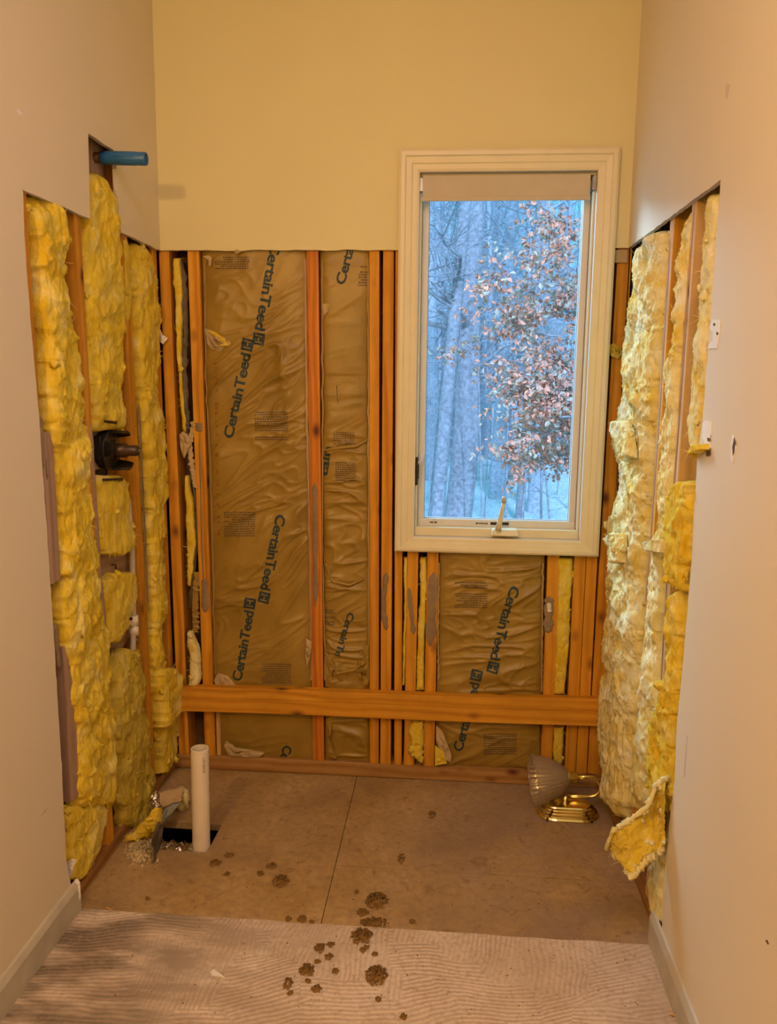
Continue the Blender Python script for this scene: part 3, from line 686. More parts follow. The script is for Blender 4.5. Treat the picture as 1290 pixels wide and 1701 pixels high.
# ------------------------------------------------------------------ loose fiberglass
def unproj(plane, x, y):
    k, v = plane; return {'x': onx, 'y': ony, 'z': onz}[k](x, y, v)
def fluff(name, plane, nrm, rows, label, cat, thick=.045, sink=.03, amp=.016, seed=1, mat=FIB, group=None, step=.0045, tufts=26, fibres=260, parent=None, edge_amp=.014, vert=1.0, cut=.999):
    nrm = Vector(nrm); Lc = [unproj(plane, r[1], r[0]) for r in rows]; Rc = [unproj(plane, r[2], r[0]) for r in rows]
    bul = [r[3] if len(r) > 3 else 0 for r in rows]
    cum = [0]
    for i in range(1, len(rows)): cum.append(cum[-1]+((Lc[i]-Lc[i-1]).length+(Rc[i]-Rc[i-1]).length)/2)
    tot = cum[-1]; wid = max((a-b).length for a, b in zip(Lc, Rc)); ny = max(6, int(tot/step)); nx = max(8, int(wid*1.25/step))
    down = (Lc[-1]-Lc[0]).normalized(); side = nrm.cross(down).normalized(); sv = Vector((seed*3.7, seed*1.3, seed*2.1))
    if (Rc[0]-Lc[0]).dot(side) < 0: side = -side
    vs = []; rr = random.Random(seed); pts = []; sf = .55 if plane == PL else 1.0
    for j in range(ny+1):
        d = tot*j/ny; k = 0
        while k < len(cum)-2 and cum[k+1] < d: k += 1
        t = (d-cum[k])/max(1e-6, cum[k+1]-cum[k]); t2 = t*t*(3-2*t)*.5+t*.5
        a = Lc[k].lerp(Lc[k+1], t2); c = Rc[k].lerp(Rc[k+1], t2); bu = lerp(bul[k], bul[k+1], t)
        ea = edge_amp*fbm(Vector((d*26, 1, 0))+sv, 3); ec = edge_amp*fbm(Vector((d*26, 7, 0))+sv, 3)
        ez = 1-abs(2*j/ny-1)**(22)
        for i in range(nx+1):
            s = i/nx; th = (s-.5)*2; ss = math.sin(th*PI/2*.93)/math.sin(PI/2*.93)*.5+.5
            p = a.lerp(c, ss)+side*(ea*(1-s)+ec*s)
            e = max(0, 1-abs(th)**3.2)**.75*max(0, ez)**.5
            q = Vector((p.y*1.0+p.x, p.z*vert, (p-Lc[0]).dot(nrm)))
            n1 = fbm(q*11+sv, 3); w = Vector((n1, noise.noise(q*9+sv*2), 0))*.9
            n2 = noise.noise(Vector((q.x*34, q.y*20, 0))+w*2+sv); n2 = (1-abs(n2)*2.2)
            n3 = noise.noise(Vector((q.x*85, q.y*34, 0))+w*5+sv); n3 = (1-abs(n3)*2.2)
            n4 = noise.noise(Vector((q.x*210, q.y*130, 3))+sv)
            h = -sink+(thick+bu)*e+(amp*n1*1.1+amp*sf*.40*n2+amp*sf*.32*n3+amp*.15*n4)*(.35+.65*e)
            # folds that push sideways so the surface looks torn and curly
            p2 = p+nrm*h+side*amp*.45*noise.noise(q*31+sv*3)+down*amp*.55*noise.noise(q*27+sv*4)
            vs.append(p2); 
            if i and j: pts.append(len(vs)-1)
    fs = [(j*(nx+1)+i, j*(nx+1)+i+1, (j+1)*(nx+1)+i+1, (j+1)*(nx+1)+i) for j in range(ny) for i in range(nx)]
    b = MB().add(vs, fs)
    for _ in range(int(tufts*.45)):
        i = pts[rr.randrange(len(pts))]
        col = i % (nx+1)
        if rr.random() < .55: i = i-col+(rr.choice((rr.randint(1, 4), nx-rr.randint(1, 4))))
        r = rr.uniform(.004, .011); b.blob(vs[i]+nrm*r*.2, r, rr.random()*99, .9, 2, (rr.uniform(.6, 1.3), rr.uniform(.6, 1.3), rr.uniform(.7, 1.7)))
    origin = (Lc[-1]+Rc[-1])/2 if not parent else None
    o = b.build(name, mat, parent, loc=origin, smooth=True)
    if not parent: tag(o, label, cat, group)
    fb_ = MB()
    for _ in range(int(fibres*1.7)):
        i = pts[rr.randrange(len(pts))]; col = i % (nx+1)
        if rr.random() < .5: i = i-col+(rr.choice((rr.randint(0, 3), nx-rr.randint(0, 3))))
        d = nrm*rr.uniform(.1, .8)+side*rr.uniform(-1, 1)+down*rr.uniform(-1, 1)*1.3
        fb_.strand(vs[i], d, rr.uniform(.006, .024), rr.uniform(.0003, .0009), rr)
    if fibres:
        f = fb_.build('loose_fibres', STR, o); f['kind'] = 'stuff'
    return o
G_L, G_R, G_B = 'bare yellow insulation in the valve wall', 'pale drooping insulation in the fluffy wall', 'slivers of insulation between window wall studs'
IB = 'insulation batt'; NF = 'fiberglass_batt'
PL = ('x', -.012); NL = (1, 0, 0); PR = ('x', W+.008); NR = (-1, 0, 0)
fluff(NF, PL, NL, [(325, 50, 78), (350, 50, 103), (395, 56, 110), (440, 58, 112), (500, 62, 114), (545, 66, 124), (600, 70, 131), (660, 73, 136), (715, 76, 138), (745, 88, 140), (800, 92, 143), (850, 97, 150), (900, 100, 156), (960, 104, 160), (990, 96, 167), (1030, 97, 174), (1080, 103, 181), (1130, 112, 183), (1180, 118, 184), (1240, 123, 189), (1290, 126, 194), (1325, 127, 190), (1345, 128, 172)],
      'tall bright yellow batt nearest the cut drywall edge of the valve wall', IB, thick=.050, amp=.017, seed=3, group=G_L, tufts=40, fibres=420)
fluff(NF, PL, NL, [(1338, 120, 182), (1370, 117, 180), (1410, 117, 172), (1440, 118, 155), (1462, 119, 135)],
      'loose yellow insulation piece slumped on the floor plate below the tall batt', IB, thick=.035, amp=.012, seed=4, group=G_L, tufts=8, fibres=90)
fluff(NF, PL, NL, [(290, 150, 172), (330, 150, 192), (370, 142, 197), (430, 139, 203), (480, 142, 210), (520, 144, 209), (570, 147, 206), (640, 152, 203), (690, 156, 210), (716, 158, 208)],
      'yellow batt directly above the black shower valve', IB, thick=.040, amp=.013, seed=6, group=G_L, tufts=22, fibres=220, mat=FIB)
fluff(NF, PL, NL, [(790, 162, 205), (805, 162, 216), (850, 163, 220), (890, 166, 226), (912, 168, 222), (922, 172, 205)],
      'short square yellow chunk just below the black shower valve', IB, thick=.042, amp=.008, seed=7, group=G_L, tufts=8, fibres=80)
fluff(NF, PL, NL, [(950, 190, 226), (965, 176, 230), (990, 176, 230), (1020, 177, 222), (1045, 180, 215), (1068, 182, 200)],
      'ragged yellow chunk beneath the small wood block', IB, thick=.036, amp=.010, seed=8, group=G_L, tufts=10, fibres=90)
fluff(NF, PL, NL, [(1078, 205, 232), (1110, 184, 236), (1160, 183, 240), (1200, 185, 247), (1250, 192, 250), (1300, 197, 254), (1345, 202, 248), (1378, 208, 238)],
      'dusty olive-yellow batt low in the valve bay with the thin pipe through it', IB, thick=.048, amp=.015, seed=9, group=G_L, tufts=30, fibres=220, mat=FIBD)
fluff(NF, PL, NL, [(395, 203, 212), (430, 206, 218), (480, 207, 220), (520, 208, 218), (540, 209, 214)],
      'slim fluffy strip beside the upper end of the glue-stripped stud', IB, thick=.022, sink=.02, amp=.006, seed=10, group=G_L, tufts=3, fibres=40, edge_amp=.004)
fluff(NF, PL, NL, [(404, 220, 244), (440, 220, 257), (500, 224, 265), (530, 226, 266), (600, 230, 262), (640, 231, 258), (700, 236, 270), (760, 240, 272), (790, 242, 276), (850, 244, 272), (900, 247, 270), (960, 250, 268), (1000, 251, 276), (1050, 253, 266), (1100, 254, 272), (1150, 255, 274)],
      'long narrow golden batt by the corner of the valve wall', IB, thick=.044, amp=.013, seed=11, group=G_L, tufts=34, fibres=300, mat=FIB)
fluff(NF, PL, NL, [(1108, 262, 274), (1122, 255, 290), (1140, 254, 292), (1165, 256, 292), (1190, 257, 284), (1210, 258, 266)],
      'bulging torn clump at the wall end of the tub ledger', IB, thick=.070, amp=.012, seed=12, group=G_L, tufts=16, fibres=120)
fluff(NF, PL, NL, [(1180, 288, 303), (1200, 262, 300), (1230, 264, 294), (1260, 266, 288), (1285, 262, 276)],
      'golden scrap hanging under the tub ledger in the corner', IB, thick=.045, amp=.010, seed=13, group=G_L, tufts=12, fibres=80)
# wall opposite the valve
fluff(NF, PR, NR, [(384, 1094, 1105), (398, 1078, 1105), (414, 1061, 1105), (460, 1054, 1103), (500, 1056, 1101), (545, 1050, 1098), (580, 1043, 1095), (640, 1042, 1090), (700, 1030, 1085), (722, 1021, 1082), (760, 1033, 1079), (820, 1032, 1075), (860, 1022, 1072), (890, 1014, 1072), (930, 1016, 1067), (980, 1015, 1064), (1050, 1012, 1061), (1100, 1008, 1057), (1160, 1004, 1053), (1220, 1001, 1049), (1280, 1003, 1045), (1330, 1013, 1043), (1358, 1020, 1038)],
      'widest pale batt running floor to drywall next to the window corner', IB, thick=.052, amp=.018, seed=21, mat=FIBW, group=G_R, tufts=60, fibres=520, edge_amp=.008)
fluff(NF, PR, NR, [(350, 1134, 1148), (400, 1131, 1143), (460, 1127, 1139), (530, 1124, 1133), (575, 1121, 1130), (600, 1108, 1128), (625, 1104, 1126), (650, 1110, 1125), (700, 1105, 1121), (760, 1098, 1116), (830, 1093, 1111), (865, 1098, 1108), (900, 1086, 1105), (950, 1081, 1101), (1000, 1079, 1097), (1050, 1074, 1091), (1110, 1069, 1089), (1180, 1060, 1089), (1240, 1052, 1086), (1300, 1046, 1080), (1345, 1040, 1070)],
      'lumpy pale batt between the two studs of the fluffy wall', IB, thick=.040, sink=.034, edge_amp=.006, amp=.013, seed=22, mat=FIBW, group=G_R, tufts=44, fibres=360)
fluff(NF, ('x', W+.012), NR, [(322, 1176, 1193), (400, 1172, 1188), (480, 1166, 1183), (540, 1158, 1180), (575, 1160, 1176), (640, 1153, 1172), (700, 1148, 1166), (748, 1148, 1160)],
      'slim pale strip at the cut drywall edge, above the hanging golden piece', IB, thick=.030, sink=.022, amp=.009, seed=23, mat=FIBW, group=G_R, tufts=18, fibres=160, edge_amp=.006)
fluff(NF, ('x', W-.002), NR, [(800, 1126, 1150), (825, 1110, 1149), (880, 1108, 1147), (930, 1112, 1143), (965, 1120, 1138), (982, 1124, 1134)],
      'deep golden curled piece hanging at the cut edge halfway down', IB, thick=.045, amp=.011, seed=24, mat=FIB, group=G_R, tufts=14, fibres=110)
fluff(NF, ('x', W+.002), NR, [(978, 1124, 1134), (1020, 1116, 1132), (1060, 1112, 1130), (1105, 1110, 1126), (1150, 1106, 1124), (1200, 1086, 1120), (1250, 1082, 1118), (1300, 1078, 1114), (1350, 1078, 1108)],
      'torn golden strip low along the cut edge above the floppy flap', IB, thick=.042, amp=.013, seed=25, mat=FIB, group=G_R, tufts=22, fibres=160)
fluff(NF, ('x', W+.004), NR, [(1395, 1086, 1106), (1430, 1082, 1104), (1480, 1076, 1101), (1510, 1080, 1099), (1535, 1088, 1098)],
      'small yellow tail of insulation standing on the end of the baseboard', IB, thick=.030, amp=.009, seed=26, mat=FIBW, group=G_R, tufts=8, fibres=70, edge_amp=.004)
# floppy flap peeling away from the wall into the room
def flap():
    b = MB(); rr = random.Random(8); n = 46; m = 40; vs = []
    top = [(1108, 1290), (1090, 1302), (1075, 1340), (1045, 1362), (1020, 1378)]; bot = [(1106, 1400), (1092, 1425), (1078, 1425), (1050, 1458), (1010, 1408)]
    X = [W-.005, W-.02, W-.045, W-.085, W-.115]
    def at(lst, t):
        t *= len(lst)-1; i = min(int(t), len(lst)-2); a, c = lst[i], lst[i+1]; return tuple(lerp(a[k], c[k], t-i) for k in range(len(a))) if isinstance(a, tuple) else lerp(a, c, t-i)
    for side in (0, 1):
        for j in range(n+1):
            t = j/n; xw = at(X, t); A = onx(*at(top, t), xw); B = onx(*at(bot, t), xw)
            for i in range(m+1):
                s = i/m; p = A.lerp(B, s); edge = min(s, 1-s, 1-t+.05)*6; edge = min(1, edge)
                hollow = -.050*math.sin(PI*s)*math.sin(PI*min(1, t*1.1)); th = .014*edge
                nz = fbm(Vector((p.y*30, p.z*30, side*3)), 4)*.010+.006*(1-abs(noise.noise(Vector((p.y*70, p.z*70, 4+side)))*2))
                d = Vector((-.5, -.86, .1)); p = p-d*hollow*-1 if False else p+d*(hollow+(th if side == 0 else -th)+nz*(1 if side == 0 else -.5)); vs.append(p)
    K = (n+1)*(m+1)
    fs = []
    for s_ in (0, 1):
        for j in range(n):
            for i in range(m): a = s_*K+j*(m+1)+i; q = (a, a+1, a+m+2, a+m+1); fs.append(q if s_ == 0 else q[::-1])
    for j in range(n):
        for i in (0, m): a = j*(m+1)+i; fs.append((a, a+m+1, a+m+1+K, a+K))
    for i in range(m): a = n*(m+1)+i; fs.append((a, a+1, a+1+K, a+K))
    b.add(vs, fs)
    b.cur = 1
    for _ in range(70):
        j = rr.randint(0, n); i = rr.choice((0, 1, m-1, m)) if rr.random() < .8 else rr.randint(0, m); p = vs[j*(m+1)+i]; r = rr.uniform(.004, .009); b.blob(p, r, rr.random()*50, .9, 2)
    # curled rim
    b.cur = 1
    rim = [vs[j*(m+1)+0]+Vector((0, -.006, .004)) for j in range(0, n+1, 2)]+[vs[n*(m+1)+i]+Vector((-.004, -.006, 0)) for i in range(0, m+1, 4)]
    b.tube(rim, [.0050*(1+.9*noise.noise(Vector((k*.9, 2, 2)))) for k in range(len(rim))], 10)
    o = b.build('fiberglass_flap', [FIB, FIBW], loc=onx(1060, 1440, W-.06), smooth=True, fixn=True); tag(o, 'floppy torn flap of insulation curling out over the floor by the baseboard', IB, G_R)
    f = MB()
    for _ in range(260):
        p = vs[rr.randrange(K)]; f.strand(p, Vector((rr.uniform(-1, 0), rr.uniform(-1, .2), rr.uniform(-1, 1))), rr.uniform(.006, .018), rr.uniform(.0004, .001), rr)
    f = f.build('loose_fibres', STR, o); f['kind'] = 'stuff'
flap()
# curled wisps pulled off the batts on the same wall
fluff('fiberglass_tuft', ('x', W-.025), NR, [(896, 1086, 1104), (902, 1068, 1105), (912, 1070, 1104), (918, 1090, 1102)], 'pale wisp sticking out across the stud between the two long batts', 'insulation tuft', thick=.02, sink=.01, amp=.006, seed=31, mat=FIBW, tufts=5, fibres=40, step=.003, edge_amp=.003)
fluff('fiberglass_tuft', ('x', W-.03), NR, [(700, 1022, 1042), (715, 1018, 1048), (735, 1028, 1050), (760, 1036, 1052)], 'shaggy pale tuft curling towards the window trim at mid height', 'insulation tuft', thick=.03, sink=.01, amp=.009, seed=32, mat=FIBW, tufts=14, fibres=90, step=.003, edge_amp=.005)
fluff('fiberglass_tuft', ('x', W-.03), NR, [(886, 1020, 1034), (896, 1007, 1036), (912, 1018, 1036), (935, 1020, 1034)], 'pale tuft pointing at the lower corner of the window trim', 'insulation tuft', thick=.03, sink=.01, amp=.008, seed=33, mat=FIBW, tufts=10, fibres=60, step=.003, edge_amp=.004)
fluff('fiberglass_tuft', ('x', W-.01), NR, [(738, 1150, 1170), (748, 1148, 1172), (752, 1150, 1160)], 'yellow wisp beside the lower white wall patch', 'insulation tuft', thick=.02, sink=.008, amp=.005, seed=34, mat=FIB, tufts=3, fibres=20, step=.003, edge_amp=.003)
# slivers between studs of the window wall
PB = ('y', .022); NB = (0, -1, 0)
fluff('fiberglass_strip', PB, NB, [(428, 288, 299), (470, 287, 303), (490, 290, 304), (560, 293, 302), (640, 298, 304), (700, 302, 310), (718, 304, 310)], 'yellow sliver between the corner stud and the glue-dripped stud, upper part', 'insulation strip', thick=.02, sink=.012, amp=.005, seed=41, group=G_B, tufts=4, fibres=30, edge_amp=.003, step=.003)
fluff('fiberglass_strip', PB, NB, [(790, 306, 313), (850, 309, 322), (900, 310, 326), (940, 311, 321), (975, 312, 317)], 'yellow sliver between the corner stud and the glue-dripped stud, middle part', 'insulation strip', thick=.02, sink=.012, amp=.004, seed=42, group=G_B, tufts=3, fibres=30, edge_amp=.003, step=.003)
fluff('fiberglass_strip', ('y', .010), NB, [(1048, 312, 320), (1070, 311, 328), (1095, 316, 333), (1120, 316, 334), (1138, 313, 330)], 'pale torn chunk resting on the ledger between the first two studs', 'insulation strip', thick=.03, sink=.012, amp=.006, seed=43, group=G_B, mat=FIBW, tufts=6, fibres=40, edge_amp=.004, step=.003)
fluff('fiberglass_strip', PB, NB, [(926, 670, 677), (1000, 671, 676), (1080, 669, 674), (1140, 668, 672)], 'hair-thin yellow sliver between two studs at the lower trim corner', 'insulation strip', thick=.018, sink=.012, amp=.003, seed=44, group=G_B, tufts=2, fibres=20, edge_amp=.002, step=.003)
fluff('fiberglass_strip', PB, NB, [(926, 697, 708), (980, 698, 709), (1040, 694, 706), (1090, 692, 704), (1148, 691, 704)], 'golden sliver beside the short stud with the thin glue streak', 'insulation strip', thick=.022, sink=.012, amp=.005, seed=45, group=G_B, tufts=5, fibres=40, edge_amp=.003, step=.003)
fluff('fiberglass_strip', ('y', .008), NB, [(1196, 686, 703), (1215, 676, 703), (1232, 682, 704), (1250, 684, 702), (1258, 690, 700)], 'pale yellow tuft hanging under the ledger above a dark gap', 'insulation strip', thick=.03, sink=.010, amp=.008, seed=46, group=G_B, tufts=12, fibres=60, edge_amp=.004, step=.003)
fluff('fiberglass_strip', PB, NB, [(926, 924, 952), (970, 924, 950), (985, 925, 948), (1060, 922, 946), (1120, 920, 940), (1155, 919, 938)], 'wide golden sliver under the sill beside the crusty glue lump', 'insulation strip', thick=.024, sink=.010, amp=.006, seed=47, group=G_B, tufts=5, fibres=50, edge_amp=.003, step=.003)
fluff('fiberglass_strip', PB, NB, [(1206, 919, 937), (1240, 917, 935), (1268, 920, 933)], 'yellow sliver below the ledger behind the brass lamp', 'insulation strip', thick=.022, sink=.010, amp=.004, seed=48, group=G_B, tufts=4, fibres=30, edge_amp=.003, step=.003)
# folded asphalt-backed flange in the narrow first bay
t = thing('torn_paper_flange', (.07, .03, .8), 'dark folded strip of asphalt paper standing in the narrow bay by the corner', 'paper strip')
flange(t, [ony(297, 432, .03), ony(304, 478, .018), ony(305, 560, .022), ony(303, 600, .020), ony(306, 680, .016), ony(309, 712, .02)], (.014, .006, 0), ASPH, 'folded_strip', amp=.004, seed=11)
flange(t, [ony(309, 712, .02), ony(312, 770, .02), ony(318, 800, .018), ony(324, 840, .020), ony(325, 900, .02), ony(318, 960, .02), ony(314, 1010, .02)], (.010, .006, 0), ASPH, 'folded_strip', amp=.004, seed=12)
flange(t, [ony(318, 700, .016), ony(311, 740, .012), ony(316, 780, .012), ony(322, 810, .014)], (.016, .004, 0), PAPER, 'torn_edge', amp=.006, seed=13)
flange(t, [ony(322, 950, .022), ony(319, 1000, .018), ony(320, 1050, .020)], (.022, .004, 0), KRAFT, 'torn_edge', amp=.004, seed=14)
o = crumple(None, [(298, 722), (304, 716), (312, 722), (318, 736), (312, 748), (306, 762), (300, 745)], .004, 21, name='paper_scrap', amp=.02); tag(o, 'crumpled pale paper scrap stuck beside the round glue dab', 'paper scrap')
o = crumple(None, [(261, 556), (266, 546), (270, 556), (279, 562), (271, 572), (263, 566)], -.002, 22, name='paper_scrap', amp=.02, mat=WHITEP); tag(o, 'small pointed white scrap caught on the corner stud', 'paper scrap')
o = crumple(None, [(1010, 575), (1018, 570), (1030, 578), (1034, 588), (1026, 596), (1014, 592)], .004, 23, name='paper_scrap', amp=.02, mat=FIBD); tag(o, 'dusty scrap caught beside the window trim at mid height', 'paper scrap')
o = crumple(None, [(402, 417), (392, 414), (389, 419), (393, 422)], -.003, 24, name='paper_scrap', amp=.01, mat=PAPER); tag(o, 'curled paper peel on the cut line above the widest paper batt', 'paper scrap')

# ------------------------------------------------------------------ plumbing
sp = thing('shower_arm_stub', (-.04, -.368, 2.044), 'blue plastic test stub sticking out of the high notch', 'pipe')
a = ony(167, 262, -.368); c = ony(243, 264, -.368)
b = MB(); d = (c-a).normalized(); L = (c-a).length; b.lathe(a, d, [(0, .010), (.002, .0165), (.012, .0172), (.02, .0180), (L-.002, .0180), (L, .0172), (L, .0150), (L-.03, .0150), (L-.031, .002)], 28)
for k in range(8):
    an = 2*PI*k/8; u = Vector((0, math.cos(an), math.sin(an)))*.0180; b.tube([a+d*.045+u, a+d*(L-.03)+u], .0012, 5)
b.build('blue_stub', BLUE, sp, smooth=True)
b = MB(); e = a-d*.022; b.tube([a+d*.002, e, e+Vector((-.012, 0, -.012)), e+Vector((-.014, 0, -.040))], [.014, .016, .016, .014], 14); b.build('drop_ear_elbow', BROWNM, sp, smooth=True)
q = e+Vector((-.014, 0, -.04)); MB().lathe(q, (0, 0, -1), [(0, .014), (0, .018), (.012, .018), (.012, .013), (.02, .013)], 16).build('collar', BLACK2, sp, smooth=True)
o = MB().tube([q+Vector((0, 0, -.01)), Vector((q.x-.01, -.40, 1.6)), Vector((-.05, -.42, 1.285))], .010, 14).build('riser_pipe', CPVC, loc=(-.05, -.42, 1.28), smooth=True); tag(o, 'thin grey riser pipe dropping from the blue stub behind the wool', 'pipe')
o = MB().box((-.085, -.43, 1.95), (-.045, -.30, 2.12)).build('backing_block', WZG, loc=(-.06, -.37, 1.95), bevel=.002); tag(o, 'weathered grey backing block behind the blue stub in the notch', 'wood block')
# valve
va = thing('shower_valve', (-.05, -.40, 1.21), 'black shower mixing valve body poking out between yellow batts', 'shower valve')
vc = onx(190, 748, -.015); yc, zc = vc.y, vc.z; tip = ony(231, 749, yc)
b = MB(); b.lathe((-.085, yc, zc), (1, 0, 0), [(0, .035), (.004, .050), (.045, .056), (.050, .060), (.062, .060), (.066, .054), (.068, .030), (.068, .001)], 40, cap=True); b.box((-.08, yc-.058, zc-.02), (-.03, yc-.02, zc+.045)); b.box((-.08, yc+.01, zc+.035), (-.02, yc+.045, zc+.062)).build('valve_body', BLACK, va, smooth=False, bevel=.002)
def claw(a0, a1, h):
    b = MB(); vs = []; n = 12
    for i in range(n+1):
        an = lerp(a0, a1, i/n); hh = h*min(1, math.sin(PI*i/n)*2.5)
        for x, r in ((-.02, .052), (-.02, .059), (-.018+hh, .059), (-.018+hh, .052)): vs.append((x, yc+math.cos(an)*r, zc+math.sin(an)*r))
    fs = [(i*4+k, i*4+(k+1) % 4, i*4+4+(k+1) % 4, i*4+4+k) for i in range(n) for k in range(4)]+[(0, 1, 2, 3), tuple(range(n*4, n*4+4))]
    b.add(vs, fs).build('guard_tab', BLACK, va, fixn=True)
claw(.75, 1.75, .040); claw(-1.7, -.65, .045); claw(2.6, 3.4, .022)
sl = tip.x+.0; MB().lathe((-.018, yc, zc), (1, 0, 0), [(0, .032), (.004, .032), (.006, .020), (.010, .021), (sl-.02, .0205), (sl-.018, .016), (sl+.010, .0165), (sl+.016, .013), (sl+.018, .010), (sl+.018, .001)], 32).build('valve_stem', BLACK2, va, smooth=True)
MB().lathe((sl-.002, yc, zc), (1, 0, 0), [(0, .005), (.006, .005), (.006, .001)], 12).build('stem_screw', GALV, va)
for (x0, y0, x1, y1) in ((175, 700, 192, 702), (172, 797, 202, 796)):
    A = onx(x0, y0, .002); B = onx(x1, y1, .002); MB().tube([A, A.lerp(B, .7), B], [.004, .004, .0055], 10).build('mounting_bolt', BLACK2, va, smooth=True)
o = MB().box((-.10, -.52, 1.16), (-.055, -.30, 1.29)).build('backing_block', WXG, loc=(-.08, -.4, 1.16), bevel=.002); tag(o, 'backing board behind the black shower valve', 'wood block')
# small wood block and grey supply pipe
A = onx(171, 918, -.045); B = onx(216, 962, -.045)
o = MB().box((-.085, A.y-.02, B.z), (-.04, B.y+.02, A.z+.02)).build('backing_block', WXG, loc=(-.06, -.4, B.z), bevel=.002); tag(o, 'small grained wood block with a nail between two yellow chunks', 'wood block')
nl = MB().tube([onx(185, 938, -.038), onx(192, 938, -.032), onx(193, 948, -.036)], .002, 6).build('bent_nail', BLACK2, o, smooth=True)
o = MB(); P0, P1 = onx(185, 1085, -.05), onx(215, 1042, -.05)
b = MB(); b.poly([P0+Vector((0, 0, .03)), P1+Vector((0, 0, .03)), P1+Vector((0, 0, -.03)), P0+Vector((0, 0, -.035))], (-.03, 0, 0)); o = b.build('brace_board', WXG, loc=P0, fixn=True); tag(o, 'slanted weathered brace board behind the grey pipe coupling', 'wood block')
p = thing('supply_pipe', (-.03, -.33, .3), 'thin off-white supply pipe with a grey coupling in the valve bay', 'pipe')
PP = [onx(x, y, -.022) for x, y in ((212, 830), (219, 915), (221, 1000), (221, 1060), (220, 1120), (219, 1185))]
MB().tube(PP, .0095, 14).build('pipe', CPVC, p, smooth=True)
c0 = onx(221, 1022, -.022); MB().lathe(c0, (0, 0, -1), [(0, .010), (0, .016), (.030, .016), (.032, .012), (.038, .012), (.038, .016), (.065, .015), (.065, .010)], 20).build('coupling', PVC, p, smooth=True)
MB().lathe(c0+Vector((0, 0, -.075)), (0, 0, -1), [(0, .009), (0, .013), (.016, .013), (.016, .009)], 16).build('pipe_ring', GALV, p, smooth=True)
MB().tube([c0+Vector((0, 0, -.012)), c0+Vector((0, -.022, -.005))], .005, 8).build('outlet', BLACK2, p)
# standing PVC pipe
bx, by = .2385, -.470
top = ony(328, 1243, by).z
pv = thing('drain_pipe', (bx, by, -.05), 'thick white plastic pipe standing upright in the floor hole', 'pipe')
b = MB(); r = .0268; b.lathe((bx, by, -.20), (.012, 0, 1), [(0, r-.004), (0, r), (.20+top, r), (.20+top+.001, r-.001), (.20+top+.001, r-.004), (top+.08, r-.004)], 40); b.build('pipe_wall', PVC, pv, smooth=False)
b = MB(); rr = random.Random(3)
for k in range(14):
    for l in range(2):
        if rr.random() < .2: continue
        z = .300-.0035*k-.0; an = -PI/2+.62+l*.17; w = .05+.06*rr.random(); P = []
        for aa, zz in ((an, z), (an+w, z), (an+w, z+.0022), (an, z+.0022)): P.append((bx+.0033*0+math.cos(aa)*(r+.0005)+.012*(zz+.2), by+math.sin(aa)*(r+.0005), zz))
        b.add(P, [(0, 1, 2, 3)])
b.build('pipe_print', BLACK, pv)
# foil duct in the hole
b = MB(); P = []; n = 50; m = 30; vs = []
for i in range(n+1):
    for k in range(m):
        an = 2*PI*k/m; x = .04+.32*i/n; y = -.435; rad = .062+.005*math.sin(i*1.1)+.006*fbm(Vector((i*.35, k*.5, 1)), 3); vs.append((x, y+math.cos(an+i*.05)*rad*1.15, -.088+math.sin(an+i*.05)*rad))
fs = [(i*m+k, i*m+(k+1) % m, (i+1)*m+(k+1) % m, (i+1)*m+k) for i in range(n) for k in range(m)]
o = b.add(vs, fs).build('foil_duct', FOIL, loc=(.2, -.435, -.16)); tag(o, 'crinkled silver foil duct lying down in the floor hole', 'duct')
# bent sheet metal and torn scraps by the hole
def sheet(name, pts, mat, label, cat, th=.0012, seed=1):
    b = MB(); P = [Vector(p) for p in pts]; b.poly(P, Vector((th, th*.4, th*.3))); o = b.build(name, mat, loc=P[0], fixn=True); return tag(o, label, cat)
A, B = onz(250, 1435), onz(272, 1372)
fl = thing('metal_flashing', tuple(A), 'bent grey sheet metal strip on edge beside the floor hole', 'sheet metal')
def grid4(b, a, bb, c, d, n=10, amp=.003, seed=0):
    vs = []
    for j in range(n+1):
        for i in range(n+1):
            s, t = i/n, j/n; p = a.lerp(bb, s).lerp(d.lerp(c, s), t); k = noise.noise(Vector((s*3, t*3, seed)))*amp; vs.append(p+Vector((k, k, k)))
    b.add(vs, [(j*(n+1)+i, j*(n+1)+i+1, (j+1)*(n+1)+i+1, (j+1)*(n+1)+i) for j in range(n) for i in range(n)]); return b
o = grid4(MB(), onz(254, 1434, .002), onz(270, 1400, .002), ony(272, 1340, -.40), ony(249, 1397, -.555), amp=.006).build('upright_web', GALV, fl, smooth=True); m_ = o.modifiers.new('s', 'SOLIDIFY'); m_.thickness = .0015
o = grid4(MB(), ony(272, 1340, -.40), ony(302, 1330, -.36), onz(262, 1385, .03), ony(262, 1375, -.47), amp=.004, seed=4).build('bent_lip', GALV, fl, smooth=True); m_ = o.modifiers.new('s', 'SOLIDIFY'); m_.thickness = .0015
sc = thing('foil_scrap', (.06, -.36, .01), 'curled foil and paper scrap leaning between the wool and the white pipe', 'paper scrap')
o = grid4(MB(), ony(262, 1314, -.30), ony(306, 1308, -.28), ony(298, 1336, -.34), ony(272, 1350, -.36), amp=.010, seed=7).build('paper_side', PAPER, sc, smooth=True); m_ = o.modifiers.new('s', 'SOLIDIFY'); m_.thickness = .0012
o = grid4(MB(), ony(251, 1318, -.34), ony(259, 1314, -.33), ony(264, 1342, -.37), ony(252, 1338, -.38), amp=.008, seed=9).build('foil_side', FOIL, sc, smooth=True); m_ = o.modifiers.new('s', 'SOLIDIFY'); m_.thickness = .0012
